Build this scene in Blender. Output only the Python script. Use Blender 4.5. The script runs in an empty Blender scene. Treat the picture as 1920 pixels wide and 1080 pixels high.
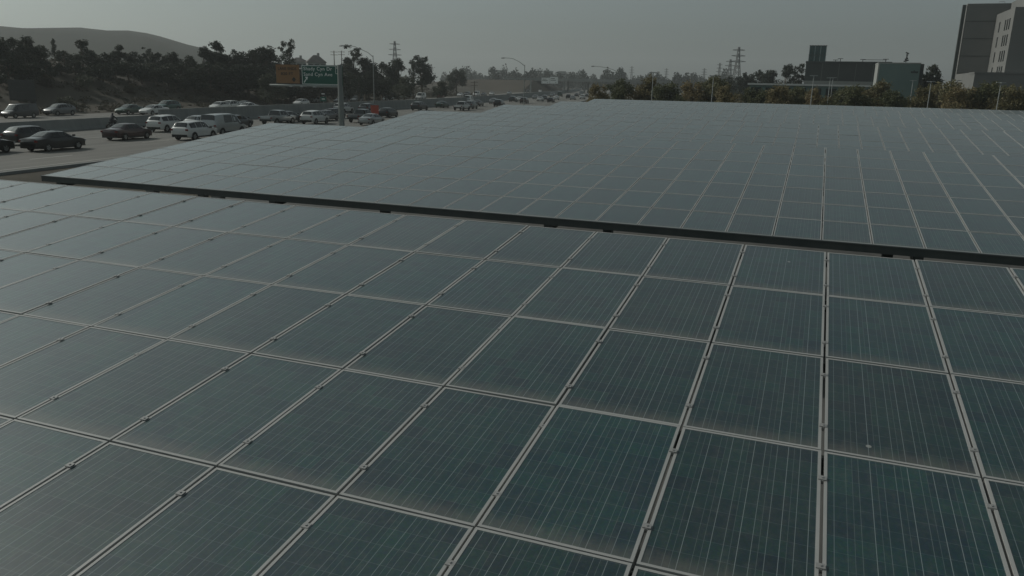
import bpy, bmesh, math, random
import numpy as np
from mathutils import Vector, Matrix
random.seed(7); RNG = np.random.default_rng(7)
scene = bpy.context.scene
C = scene.collection

# ------------------------------------------------------------------ camera
CAMZ = 6.7                                   # camera height above the parking lot
FPX, PITCH, ROLL = 1457.9, math.radians(14.8507), math.radians(1.1741)
_cp, _sp, _c, _s = math.cos(PITCH), math.sin(PITCH), math.cos(ROLL), math.sin(ROLL)
_rt, _up = np.array([1., 0, 0]), np.array([0, _sp, _cp])
FW = np.array([0, _cp, -_sp]); RT = _c * _rt + _s * _up; UPV = -_s * _rt + _c * _up
CAM = np.array([0, 0, CAMZ])
cam_data = bpy.data.cameras.new('camera'); cam = bpy.data.objects.new('camera', cam_data); C.objects.link(cam)
cam_data.sensor_width = 36; cam_data.lens = FPX / 1920 * 36
cam_data.clip_start = 0.1; cam_data.clip_end = 20000
cam.matrix_world = Matrix([[RT[i], UPV[i], -FW[i], CAM[i]] for i in range(3)] + [[0, 0, 0, 1]])
scene.camera = cam

# ------------------------------------------------------------------ light
YAW = math.radians(-20.74)
U2, H2 = np.array([math.cos(YAW), math.sin(YAW)]), np.array([-math.sin(YAW), math.cos(YAW)])
SUN_EL = math.radians(34)
_ph = math.radians(2)
SD = -U2 * math.cos(_ph) + H2 * math.sin(_ph)          # horizontal direction towards the sun
SUN_AZ = math.atan2(SD[0], SD[1])                      # clockwise from +Y
world = bpy.data.worlds.new('World'); scene.world = world; world.use_nodes = True
wn = world.node_tree; wn.nodes.clear()
sky = wn.nodes.new('ShaderNodeTexSky'); sky.sky_type = 'NISHITA'; sky.sun_disc = False
sky.sun_elevation = SUN_EL; sky.sun_rotation = SUN_AZ
sky.air_density = 0.8; sky.dust_density = 2.4; sky.ozone_density = 1.0
hsv = wn.nodes.new('ShaderNodeHueSaturation'); hsv.inputs['Saturation'].default_value = 0.30
tint = wn.nodes.new('ShaderNodeMix'); tint.data_type = 'RGBA'; tint.blend_type = 'MULTIPLY'
tint.inputs['Factor'].default_value = 1.0; tint.inputs['B'].default_value = (0.87, 1.0, 0.965, 1)
bg = wn.nodes.new('ShaderNodeBackground'); bg.inputs['Strength'].default_value = 0.10
wo = wn.nodes.new('ShaderNodeOutputWorld')
wn.links.new(sky.outputs['Color'], hsv.inputs['Color']); wn.links.new(hsv.outputs['Color'], tint.inputs['A'])
wn.links.new(tint.outputs['Result'], bg.inputs['Color']); wn.links.new(bg.outputs['Background'], wo.inputs['Surface'])
sun_d = bpy.data.lights.new('sun', 'SUN'); sun = bpy.data.objects.new('sun', sun_d); C.objects.link(sun)
sun_d.energy = 3.0; sun_d.angle = math.radians(0.8); sun_d.color = (1.0, 0.95, 0.87)
_sdir = Vector((SD[0] * math.cos(SUN_EL), SD[1] * math.cos(SUN_EL), math.sin(SUN_EL)))
sun.rotation_euler = (-_sdir).to_track_quat('-Z', 'Y').to_euler(); sun.location = (-60, 60, 90)
scene.view_settings.view_transform = 'Standard'; scene.view_settings.look = 'None'
scene.view_settings.exposure = -0.9; scene.view_settings.gamma = 1.0
scene.render.engine = 'CYCLES'
scene.cycles.max_bounces = 6; scene.cycles.volume_bounces = 0; scene.cycles.transparent_max_bounces = 8
scene.cycles.use_denoising = True

# ------------------------------------------------------------------ geometry of the place
ZF = CAMZ - 5.8                                        # freeway level
def ray(px, py):
    d = FW + RT * (px - 960) / FPX - UPV * (py - 540) / FPX
    return d
def on_z(px, py, z):                                   # pixel -> point on a level surface
    d = ray(px, py); return CAM + d * ((z - CAMZ) / d[2])
def on_h(px, py, h):                                   # pixel -> point on the upright plane at distance h along the canopies' direction
    d = ray(px, py); return CAM + d * (h / (d[0] * H2[0] + d[1] * H2[1]))
def UH(p): return float(p[0] * U2[0] + p[1] * U2[1]), float(p[0] * H2[0] + p[1] * H2[1])
def XY(u, h): return U2 * u + H2 * h
def W3(u, h, z): q = XY(u, h); return Vector((q[0], q[1], z))
_bh = [-120, -40, 0, 52, 69, 84.6, 116, 150, 177.5, 207, 247, 312, 395, 505, 700, 1000, 4000]
_bu = [-58, -64.5, -67.3, -71.2, -73.4, -75.0, -77.6, -80.2, -84, -89.3, -97, -110.4, -128, -153, -200, -275, -1100]
def B(h): return float(np.interp(h, _bh, _bu))
_hs = np.arange(-120, 1200, 4.0); _bs = np.interp(_hs, _bh, _bu)
for _ in range(6): _bs[1:-1] = (_bs[:-2] + 2 * _bs[1:-1] + _bs[2:]) / 4
def B(h): return float(np.interp(h, _hs, _bs)) if h < 1190 else float(np.interp(h, _bh, _bu))
def heading(h):                                        # angle of the freeway direction (away from camera) in world XY
    a = XY(B(h - 6), h - 6); b = XY(B(h + 6), h + 6); d = b - a
    return math.atan2(d[1], d[0])
def sm(t): t = min(1, max(0, t)); return t * t * (3 - 2 * t)
def bermH(h): return float(np.interp(h, [-80, 60, 100, 125, 160, 210, 270, 330, 430, 800], [9.5, 9.5, 9.2, 7.6, 5.6, 4.2, 3.0, 2.6, 2.0, 2.0]))
def wob(u, h): return 0.5 * math.sin(u * .11 + h * .07) + 0.35 * math.sin(h * .19 - u * .05) + .25 * math.sin(u * .31 + 1.3 * math.sin(h * .13))
def ground_z(u, h):
    off = u - B(h)
    if off >= 34: return 0.0
    if off >= 26.5: return (ZF - .05) * (1 - sm((off - 26.5) / 7.5))
    if off >= -26.5: return ZF - .05
    t = (-26.5 - off) / 36
    z = ZF - .05 + bermH(h) * sm(t) + wob(u, h) * min(1, t * 1.5) * .8
    if off < -90: z -= min(1, (-90 - off) / 220) * 6 * (bermH(h) / 9.5)
    return z

# ------------------------------------------------------------------ mesh helpers
class MB:
    def __init__(s): s.v = []; s.f = []; s.m = []; s.uv = {}
    def quad(s, a, b, c, d, m=0, uv=None):
        n = len(s.v); s.v += [tuple(a), tuple(b), tuple(c), tuple(d)]
        if uv: s.uv[len(s.f)] = uv
        s.f.append((n, n + 1, n + 2, n + 3)); s.m.append(m)
    def poly(s, pts, m=0):
        n = len(s.v); s.v += [tuple(p) for p in pts]; s.f.append(tuple(range(n, n + len(pts)))); s.m.append(m)
    def box(s, x0, x1, y0, y1, z0, z1, m=0, M=None):
        n = len(s.v)
        P = [Vector((x, y, z)) for z in (z0, z1) for y in (y0, y1) for x in (x0, x1)]
        if M is not None: P = [M @ p for p in P]
        s.v += [tuple(p) for p in P]
        for q in ((0, 2, 3, 1), (4, 5, 7, 6), (0, 1, 5, 4), (2, 6, 7, 3), (0, 4, 6, 2), (1, 3, 7, 5)):
            s.f.append(tuple(n + i for i in q)); s.m.append(m)
    def tube(s, pts, rad, n=8, m=0, cap=True):
        pts = [Vector(p) for p in pts]; rad = rad if isinstance(rad, (list, tuple)) else [rad] * len(pts)
        rings = []
        for i, p in enumerate(pts):
            d = (pts[min(i + 1, len(pts) - 1)] - pts[max(i - 1, 0)]).normalized()
            a = d.orthogonal().normalized() if abs(d.z) < .95 else Vector((1, 0, 0)).cross(d).normalized()
            if abs(d.z) < .95: a = Vector((0, 0, 1)).cross(d).normalized()
            b = d.cross(a)
            st = len(s.v); rings.append(st)
            for k in range(n):
                t = 2 * math.pi * k / n; s.v.append(tuple(p + (a * math.cos(t) + b * math.sin(t)) * rad[i]))
        for i in range(len(pts) - 1):
            for k in range(n):
                s.f.append((rings[i] + k, rings[i] + (k + 1) % n, rings[i + 1] + (k + 1) % n, rings[i + 1] + k)); s.m.append(m)
        if cap:
            s.f.append(tuple(rings[0] + k for k in reversed(range(n)))); s.m.append(m)
            s.f.append(tuple(rings[-1] + k for k in range(n))); s.m.append(m)
    def mesh(s, name, mats, smooth=None):
        me = bpy.data.meshes.new(name); me.from_pydata(s.v, [], s.f)
        for mm in mats: me.materials.append(mm)
        if len(mats) > 1: me.polygons.foreach_set('material_index', s.m)
        if s.uv:
            uvl = me.uv_layers.new(name='UVMap')
            for fi, uvs in s.uv.items():
                for li, w in zip(me.polygons[fi].loop_indices, uvs): uvl.data[li].uv = w
        if smooth is not None:
            me.polygons.foreach_set('use_smooth', [True] * len(me.polygons)); me.set_sharp_from_angle(angle=math.radians(smooth))
        me.update(); return me
    def build(s, name, mats, parent=None, smooth=None):
        mats = mats if isinstance(mats, (list, tuple)) else [mats]
        return link(name, s.mesh(name, mats, smooth), parent)
def link(name, data, parent=None):
    o = bpy.data.objects.new(name, data); C.objects.link(o)
    if parent is not None: o.parent = parent
    return o
def tag(o, label=None, cat=None, group=None, kind=None):
    for k, v in (('label', label), ('category', cat), ('group', group), ('kind', kind)):
        if v: o[k] = v
    return o
def empty(name, loc, rz=0.0):
    o = link(name, None); o.location = loc; o.rotation_euler = (0, 0, rz); o.empty_display_size = .3; return o
def copy_tree(o, parent=None):
    c = o.copy(); C.objects.link(c); c.parent = parent
    for ch in KIDS.get(o.name, []): copy_tree(ch, c)
    return c
KIDS = {}
def index_kids(root):
    KIDS[root.name] = list(root.children)
    for ch in root.children: index_kids(ch)
ORD = ['first', 'second', 'third', 'fourth', 'fifth', 'sixth', 'seventh', 'eighth', 'ninth', 'tenth', 'eleventh', 'twelfth',
       'thirteenth', 'fourteenth', 'fifteenth', 'sixteenth', 'seventeenth', 'eighteenth', 'nineteenth', 'twentieth',
       'twenty-first', 'twenty-second', 'twenty-third', 'twenty-fourth', 'twenty-fifth', 'twenty-sixth', 'twenty-seventh', 'twenty-eighth', 'twenty-ninth', 'thirtieth']

# ------------------------------------------------------------------ materials
def mat(name, col, rough=.6, metal=0., spec=.5, coat=0.):
    m = bpy.data.materials.new(name); m.use_nodes = True
    b = m.node_tree.nodes['Principled BSDF']
    b.inputs['Base Color'].default_value = (*col, 1); b.inputs['Roughness'].default_value = rough
    b.inputs['Metallic'].default_value = metal; b.inputs['Specular IOR Level'].default_value = spec
    b.inputs['Coat Weight'].default_value = coat
    return m
def noisy(name, c1, c2, scale=3., rough=.8, detail=6, metal=0., bump=0., c3=None, stretch=None, uv=False, spec=.4):
    m = mat(name, c1, rough, metal, spec); nt = m.node_tree; b = nt.nodes['Principled BSDF']
    tc = nt.nodes.new('ShaderNodeTexCoord'); mp = nt.nodes.new('ShaderNodeMapping')
    if stretch: mp.inputs['Scale'].default_value = stretch
    nt.links.new(tc.outputs['UV' if uv else 'Object'], mp.inputs['Vector'])
    n = nt.nodes.new('ShaderNodeTexNoise'); n.inputs['Scale'].default_value = scale; n.inputs['Detail'].default_value = detail
    n.inputs['Roughness'].default_value = .65
    nt.links.new(mp.outputs['Vector'], n.inputs['Vector'])
    r = nt.nodes.new('ShaderNodeValToRGB'); r.color_ramp.elements[0].position = .32; r.color_ramp.elements[1].position = .68
    r.color_ramp.elements[0].color = (*c1, 1); r.color_ramp.elements[1].color = (*c2, 1)
    if c3: e = r.color_ramp.elements.new(.5); e.color = (*c3, 1)
    nt.links.new(n.outputs['Fac'], r.inputs['Fac']); nt.links.new(r.outputs['Color'], b.inputs['Base Color'])
    if bump:
        bp = nt.nodes.new('ShaderNodeBump'); bp.inputs['Strength'].default_value = bump
        nt.links.new(n.outputs['Fac'], bp.inputs['Height']); nt.links.new(bp.outputs['Normal'], b.inputs['Normal'])
    return m
def leafmat(name, c1, c2, c3):
    m = bpy.data.materials.new(name); m.use_nodes = True; nt = m.node_tree; nt.nodes.clear()
    out = nt.nodes.new('ShaderNodeOutputMaterial'); ms = nt.nodes.new('ShaderNodeMixShader'); ms.inputs[0].default_value = .3
    d = nt.nodes.new('ShaderNodeBsdfPrincipled'); d.inputs['Roughness'].default_value = .6; d.inputs['Specular IOR Level'].default_value = .25
    t = nt.nodes.new('ShaderNodeBsdfTranslucent')
    tc = nt.nodes.new('ShaderNodeTexCoord'); n = nt.nodes.new('ShaderNodeTexNoise'); n.inputs['Scale'].default_value = .9; n.inputs['Detail'].default_value = 5
    n.inputs['Roughness'].default_value = .8
    oi = nt.nodes.new('ShaderNodeObjectInfo')
    ad = nt.nodes.new('ShaderNodeMath'); ad.operation = 'MULTIPLY_ADD'; ad.inputs[1].default_value = .3
    nt.links.new(oi.outputs['Random'], ad.inputs[0]); nt.links.new(n.outputs['Fac'], ad.inputs[2])
    r = nt.nodes.new('ShaderNodeValToRGB'); e = r.color_ramp.elements
    e[0].position = .42; e[0].color = (*c1, 1); e[1].position = .88; e[1].color = (*c3, 1)
    k = e.new(.65); k.color = (*c2, 1)
    nt.links.new(tc.outputs['Object'], n.inputs['Vector']); nt.links.new(ad.outputs[0], r.inputs['Fac'])
    nt.links.new(r.outputs['Color'], d.inputs['Base Color']); nt.links.new(r.outputs['Color'], t.inputs['Color'])
    nt.links.new(d.outputs[0], ms.inputs[1]); nt.links.new(t.outputs[0], ms.inputs[2]); nt.links.new(ms.outputs[0], out.inputs['Surface'])
    return m
M = {}
M['steel'] = noisy('painted_steel', (.060, .072, .070), (.085, .095, .09), 2.5, .5)
M['fcap'] = mat('fascia_cap', (.15, .165, .16), .5)
M['galv'] = noisy('galvanised_steel', (.30, .32, .32), (.40, .41, .41), 5, .45, metal=.5)
M['alu'] = noisy('panel_frame_aluminium', (.36, .37, .36), (.44, .44, .425), 1.2, .5, metal=.15)
M['clamp'] = mat('clamp_aluminium', (.36, .36, .35), .45, .3)
M['backsheet'] = mat('panel_backsheet', (.55, .56, .57), .6)
M['concrete'] = noisy('barrier_concrete', (.20, .215, .21), (.28, .29, .28), .8, .85, stretch=(1, 1, .25))
M['deckconcrete'] = noisy('bridge_concrete', (.22, .23, .22), (.3, .3, .29), .15, .85)
M['signgreen'] = noisy('sign_green', (.002, .085, .060), (.004, .105, .075), .6, .5)
M['signorange'] = noisy('sign_orange', (.24, .125, .05), (.29, .155, .065), .8, .5)
M['signwhite'] = mat('sign_white', (.78, .80, .78), .5)
M['signblack'] = mat('sign_black', (.012, .012, .012), .5)
M['signback'] = noisy('sign_back', (.030, .034, .034), (.045, .05, .05), 1.0, .6)
M['redpanel'] = mat('work_sign_fabric', (.40, .075, .045), .6)
M['bark'] = noisy('bark', (.07, .055, .04), (.13, .11, .085), 4, .9, stretch=(1, 1, .2))
M['tyre'] = mat('tyre_rubber', (.012, .012, .012), .85)
M['rim'] = mat('wheel_rim', (.32, .33, .33), .35, .8)
M['cglass'] = mat('car_glass', (.012, .016, .017), .06, 0, .8)
M['trim'] = mat('black_trim', (.012, .013, .013), .6)
M['lamp'] = mat('lamp_lens', (.5, .52, .52), .15)
M['tail'] = mat('tail_lens', (.16, .012, .010), .25)
M['lampgrey'] = mat('lamp_post_metal', (.24, .26, .25), .5, .4)
M['white'] = noisy('white_paint', (.60, .61, .59), (.68, .68, .66), 1.5, .6)

# the solar panel face: cells, ribbons, backsheet gaps and dust, laid out in metres by UV
def panel_glass():
    m = bpy.data.materials.new('solar_cells'); m.use_nodes = True; nt = m.node_tree; N = nt.nodes; Lk = nt.links
    b = N['Principled BSDF']
    def math_(op, a, bb=None, c=None):
        n = N.new('ShaderNodeMath'); n.operation = op
        for i, q in enumerate((a, bb, c)):
            if q is None: continue
            if isinstance(q, (int, float)): n.inputs[i].default_value = q
            else: Lk.new(q, n.inputs[i])
        return n.outputs[0]
    uv = N.new('ShaderNodeUVMap'); uv.uv_map = 'UVMap'
    sp = N.new('ShaderNodeSeparateXYZ'); Lk.new(uv.outputs['UV'], sp.inputs[0])
    px, py = .1575, .1575
    cx = math_('DIVIDE', math_('SUBTRACT', sp.outputs['X'], .0225), px); cy = math_('DIVIDE', math_('SUBTRACT', sp.outputs['Y'], .0275), py)
    fx, fy = math_('FRACT', cx), math_('FRACT', cy)
    def near(f, c, w): return math_('LESS_THAN', math_('ABSOLUTE', math_('SUBTRACT', f, c)), w)
    bus = math_('MAXIMUM', near(fx, .26, .013), near(fx, .74, .013))
    gap = math_('MAXIMUM', near(math_('FRACT', math_('ADD', cx, .5)), .5, .013), near(math_('FRACT', math_('ADD', cy, .5)), .5, .010))
    # per-cell shade of the polycrystalline wafers
    oi = N.new('ShaderNodeObjectInfo')
    cm = N.new('ShaderNodeCombineXYZ'); Lk.new(math_('FLOOR', cx), cm.inputs[0]); Lk.new(math_('FLOOR', cy), cm.inputs[1])
    Lk.new(math_('MULTIPLY', oi.outputs['Random'], 91.0), cm.inputs[2])
    wnn = N.new('ShaderNodeTexWhiteNoise'); Lk.new(cm.outputs[0], wnn.inputs['Vector'])
    r = N.new('ShaderNodeValToRGB'); e = r.color_ramp.elements
    e[0].color = (.002, .030, .044, 1); e[1].color = (.004, .056, .056, 1); k = e.new(.5); k.color = (.003, .042, .049, 1)
    Lk.new(wnn.outputs['Value'], r.inputs['Fac'])
    # crystal grains
    tc = N.new('ShaderNodeTexCoord')
    vo = N.new('ShaderNodeTexVoronoi'); vo.inputs['Scale'].default_value = 70
    Lk.new(uv.outputs['UV'], vo.inputs['Vector'])
    g = N.new('ShaderNodeMix'); g.data_type = 'RGBA'; g.blend_type = 'MULTIPLY'; g.inputs['Factor'].default_value = .35
    Lk.new(r.outputs['Color'], g.inputs['A']); Lk.new(vo.outputs['Color'], g.inputs['B'])
    # panel to panel shade
    pv = N.new('ShaderNodeHueSaturation'); Lk.new(g.outputs['Result'], pv.inputs['Color'])
    Lk.new(math_('MULTIPLY_ADD', oi.outputs['Random'], .4, .75), pv.inputs['Value'])
    def mix(a, bcol, fac):
        n = N.new('ShaderNodeMix'); n.data_type = 'RGBA'
        Lk.new(a, n.inputs['A'])
        if isinstance(bcol, tuple): n.inputs['B'].default_value = (*bcol, 1)
        else: Lk.new(bcol, n.inputs['B'])
        Lk.new(fac, n.inputs['Factor']) if not isinstance(fac, (int, float)) else setattr(n.inputs['Factor'], 'default_value', fac)
        return n.outputs['Result']
    col = mix(pv.outputs['Color'], (.16, .20, .21), math_('MULTIPLY', gap, .42))
    c3_ = N.new('ShaderNodeCombineXYZ'); Lk.new(math_('FLOOR', math_('MULTIPLY', cx, 2.0)), c3_.inputs[0]); Lk.new(math_('MULTIPLY', oi.outputs['Random'], 37.0), c3_.inputs[1])
    w3_ = N.new('ShaderNodeTexWhiteNoise'); Lk.new(c3_.outputs[0], w3_.inputs['Vector'])
    col = mix(col, (.34, .40, .41), math_('MULTIPLY', bus, math_('MULTIPLY_ADD', w3_.outputs['Value'], .45, .18)))
    # dust: a thin film everywhere, streaks, and a crust that collects above the lower frame edge
    geo = N.new('ShaderNodeNewGeometry')
    n1 = N.new('ShaderNodeTexNoise'); n1.inputs['Scale'].default_value = .55; n1.inputs['Detail'].default_value = 7; n1.inputs['Roughness'].default_value = .6
    Lk.new(geo.outputs['Position'], n1.inputs['Vector'])
    mp = N.new('ShaderNodeMapping'); mp.inputs['Scale'].default_value = (26, 3, 1); Lk.new(uv.outputs['UV'], mp.inputs['Vector'])
    cmb = N.new('ShaderNodeVectorMath'); cmb.operation = 'ADD'; Lk.new(mp.outputs[0], cmb.inputs[0])
    c2 = N.new('ShaderNodeCombineXYZ'); Lk.new(math_('MULTIPLY', oi.outputs['Random'], 57.0), c2.inputs[2]); Lk.new(c2.outputs[0], cmb.inputs[1])
    n2 = N.new('ShaderNodeTexNoise'); n2.inputs['Scale'].default_value = 1; n2.inputs['Detail'].default_value = 4; Lk.new(cmb.outputs[0], n2.inputs['Vector'])
    low = N.new('ShaderNodeMapRange'); low.inputs['From Min'].default_value = .21; low.inputs['From Max'].default_value = .02
    low.interpolation_type = 'SMOOTHSTEP'
    Lk.new(math_('SUBTRACT', sp.outputs['Y'], math_('MULTIPLY', math_('SUBTRACT', n2.outputs['Fac'], .5), .12)), low.inputs['Value'])
    n5 = N.new('ShaderNodeTexNoise'); n5.inputs['Scale'].default_value = 16; n5.inputs['Detail'].default_value = 6; n5.inputs['Roughness'].default_value = .75; Lk.new(geo.outputs['Position'], n5.inputs['Vector'])
    film = math_('ADD', math_('MULTIPLY_ADD', n1.outputs['Fac'], .24, -.07), math_('MULTIPLY', math_('MAXIMUM', math_('SUBTRACT', n5.outputs['Fac'], .47), 0), .55))
    strk = math_('MULTIPLY', math_('MAXIMUM', math_('SUBTRACT', n2.outputs['Fac'], .52), 0), .25)
    dust = math_('MINIMUM', math_('ADD', math_('ADD', film, strk), math_('MULTIPLY', low.outputs['Result'], .30)), .7)
    col = mix(col, (.21, .195, .165), dust)
    # a few bird droppings / dirt spots
    v2 = N.new('ShaderNodeTexVoronoi'); v2.inputs['Scale'].default_value = 1.1; Lk.new(geo.outputs['Position'], v2.inputs['Vector'])
    spot = math_('LESS_THAN', v2.outputs['Distance'], .022)
    col = mix(col, (.45, .45, .42), math_('MULTIPLY', spot, .6))
    Lk.new(col, b.inputs['Base Color'])
    Lk.new(math_('MULTIPLY_ADD', dust, .35, .42), b.inputs['Roughness'])
    b.inputs['Coat Weight'].default_value = 1.0; b.inputs['Coat IOR'].default_value = 1.45; b.inputs['Coat Roughness'].default_value = .16; b.inputs['Sheen Weight'].default_value = .5; b.inputs['Sheen Roughness'].default_value = .2; b.inputs['Sheen Tint'].default_value = (.96, .93, .86, 1)
    b.inputs['IOR'].default_value = 1.5; b.inputs['Specular IOR Level'].default_value = .45
    return m
M['cells'] = panel_glass()

# ------------------------------------------------------------------ ground, roads
def strip(name, offs, hs, zfun, m, uv=True, kind='structure', foff=None):
    """a sheet laid along the freeway between the given offsets from the median"""
    mb = MB()
    P = [[W3(B(h) + o, h, zfun(B(h) + o, h)) for o in offs] for h in hs]
    for i in range(len(hs) - 1):
        for j in range(len(offs) - 1):
            mb.quad(P[i][j], P[i][j + 1], P[i + 1][j + 1], P[i + 1][j], 0,
                    [(offs[j], hs[i]), (offs[j + 1], hs[i]), (offs[j + 1], hs[i + 1]), (offs[j], hs[i + 1])] if uv else None)
    o = mb.build(name, m)
    return tag(o, kind=kind) if kind else o
M['soil'] = noisy('dry_grass_soil', (.045, .038, .028), (.090, .074, .052), .16, .95, 10, c3=(.055, .050, .034), bump=.4)
M['lot'] = noisy('lot_asphalt', (.085, .088, .085), (.14, .14, .132), .35, .9, 8)
M['hill'] = noisy('hill_grass', (.022, .030, .024), (.042, .048, .034), .012, .95, 9)
offs = [-1500, -900, -600, -420, -300, -230, -180, -150] + list(np.arange(-130, -26, 4.0)) + [-26.5, -20, 0, 20, 26.5, 28, 30, 32, 34, 60, 120, 250, 500, 1000, 2500]
hs = [-120, -80] + list(np.arange(-60, 300, 6.0)) + list(np.arange(300, 700, 20.0)) + [760, 850, 1000, 1300, 1800, 2600, 4000]
mb = MB(); V = []; 
for h in hs:
    for o in offs: V.append(tuple(W3(B(h) + o, h, ground_z(B(h) + o, h))))
nO = len(offs); mb.v = V
for i in range(len(hs) - 1):
    for j in range(nO - 1): mb.f.append((i * nO + j, i * nO + j + 1, (i + 1) * nO + j + 1, (i + 1) * nO + j)); mb.m.append(0)
tag(mb.build('ground', M['soil'], smooth=60), kind='structure')

# freeway surface: worn concrete with darker wheel paths along the lanes
def road_mat():
    m = mat('freeway_concrete', (.2, .2, .19), .85); nt = m.node_tree; N = nt.nodes; Lk = nt.links; b = N['Principled BSDF']
    uv = N.new('ShaderNodeUVMap'); uv.uv_map = 'UVMap'
    mp = N.new('ShaderNodeMapping'); mp.inputs['Scale'].default_value = (1.0, .03, 1); Lk.new(uv.outputs[0], mp.inputs['Vector'])
    n = N.new('ShaderNodeTexNoise'); n.inputs['Scale'].default_value = .8; n.inputs['Detail'].default_value = 6; Lk.new(mp.outputs[0], n.inputs['Vector'])
    n2 = N.new('ShaderNodeTexNoise'); n2.inputs['Scale'].default_value = .12; n2.inputs['Detail'].default_value = 8; Lk.new(uv.outputs[0], n2.inputs['Vector'])
    a = N.new('ShaderNodeMath'); a.operation = 'MULTIPLY_ADD'; a.inputs[1].default_value = .55; Lk.new(n.outputs['Fac'], a.inputs[0])
    b2 = N.new('ShaderNodeMath'); b2.operation = 'MULTIPLY'; b2.inputs[1].default_value = .45; Lk.new(n2.outputs['Fac'], b2.inputs[0]); Lk.new(b2.outputs[0], a.inputs[2])
    r = N.new('ShaderNodeValToRGB'); r.color_ramp.elements[0].position = .36; r.color_ramp.elements[1].position = .64
    r.color_ramp.elements[0].color = (.115, .115, .105, 1); r.color_ramp.elements[1].color = (.195, .19, .172, 1)
    Lk.new(a.outputs[0], r.inputs['Fac']); Lk.new(r.outputs['Color'], b.inputs['Base Color'])
    return m
M['road'] = road_mat()
rh = list(np.arange(-110, 700, 7.0))
strip('freeway', [-25.5, -12, 0, 12, 25.5], rh, lambda u, h: ZF, M['road'])
M['paint'] = noisy('road_paint', (.36, .36, .33), (.5, .5, .46), .7, .8)
for side in (1, -1):
    strip('edge_line', [side * 24.0 - .08, side * 24.0 + .08], rh, lambda u, h: ZF + .006, M['paint'])
    strip('edge_line', [side * 1.6 - .08, side * 1.6 + .08], rh, lambda u, h: ZF + .006, M['paint'])
    for ln in (5.3, 9.0, 12.7, 16.4, 20.1):
        mb = MB()
        for h in np.arange(-20, 330, 14.6):
            o = side * ln
            mb.quad(W3(B(h) + o - .08, h, ZF + .006), W3(B(h) + o + .08, h, ZF + .006), W3(B(h + 3.6) + o + .08, h + 3.6, ZF + .006), W3(B(h + 3.6) + o - .08, h + 3.6, ZF + .006))
        tag(mb.build('lane_line', M['paint']), kind='structure')
# kerb along the near shoulder and the parking lot sheet
mb = MB()
for h0, h1 in zip(rh[:60], rh[1:61]):
    a0, a1 = B(h0) + 25.6, B(h1) + 25.6
    for (o0, z0), (o1, z1) in zip([(0, ZF - .04), (0, ZF + .13), (.28, ZF + .13)], [(0, ZF + .13), (.28, ZF + .13), (.28, ZF - .3)]):
        mb.quad(W3(a0 + o0, h0, z0), W3(a0 + o1, h0, z1), W3(a1 + o1, h1, z1), W3(a1 + o0, h1, z0))
tag(mb.build('kerb', M['concrete']), kind='structure')
mb = MB(); mb.poly([W3(-29, -40, .004), W3(70, -40, .004), W3(70, 150, .004), W3(-34, 150, .004), W3(-36, 112, .004), W3(-31, 30, .004)])
tag(mb.build('parking_lot', M['lot']), kind='structure')

# far hill on the left: ridge outline measured in the photograph, about 760 m away
ridge = [(-500, 66), (-250, 58), (-100, 57), (0, 55), (60, 54.5), (150, 53.5), (200, 57), (240, 57), (275, 62), (300, 68), (330, 77), (360, 86), (385, 93), (410, 101), (440, 112), (480, 126), (530, 140), (600, 150), (700, 156)]
mb = MB(); cols = []
for px, py in ridge:
    d = ray(px, py); hd = d[:2] / np.linalg.norm(d[:2]); sl = d[2] / np.linalg.norm(d[:2])
    R0 = 760; top = CAMZ + sl * R0; col = []
    for k in range(15):
        t = k / 10.0
        rr = 430 + t * (R0 - 430); zz = -3 + (top + 3) * (sm(t) if t <= 1 else 1 - (t - 1) * .25)
        zz += (math.sin(px * .03 + k * 1.7) * 1.6 + math.sin(px * .011 + k * .9) * 2.2) * (0 if k in (0, 10) else min(1, t * 2)) * min(1, max(0, top - CAMZ) / 40)
        col.append((hd[0] * rr, hd[1] * rr, zz))
    cols.append(col)
mb.v = [p for c in cols for p in c]
for i in range(len(cols) - 1):
    for k in range(14): mb.f.append((i * 15 + k, (i + 1) * 15 + k, (i + 1) * 15 + k + 1, i * 15 + k + 1)); mb.m.append(0)
tag(mb.build('hill', M['hill'], smooth=80), kind='structure')

# ------------------------------------------------------------------ median barrier
mb = MB(); lowm = MB()
def barrier(h0, h1, ht, wb, wt, label, name='median_barrier'):
    mb = MB(); hh = list(np.arange(h0, h1, 6.1)) + [h1]
    prof = [(-wb, 0), (-wb, .08), (-wb * .62, .33), (-wt, ht), (wt, ht), (wb * .62, .33), (wb, .08), (wb, 0)]
    rings = []
    for h in hh:
        st = len(mb.v); rings.append(st)
        for o, z in prof: mb.v.append(tuple(W3(B(h) + o, h, ZF + z)))
    n = len(prof)
    for a, b in zip(rings, rings[1:]):
        for k in range(n - 1): mb.f.append((a + k, a + k + 1, b + k + 1, b + k)); mb.m.append(0)
    mb.f.append(tuple(rings[0] + k for k in range(n))); mb.m.append(0); mb.f.append(tuple(rings[-1] + k for k in reversed(range(n)))); mb.m.append(0)
    o = mb.build(name, M['concrete'])
    tag(o, label, 'barrier')
barrier(-110, 74, 1.15, .38, .12, 'lower concrete median barrier at the left between the two carriageways')
barrier(74.2, 640, 1.75, .42, .14, 'taller concrete median wall running on towards the far overpass', 'median_wall')

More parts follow.
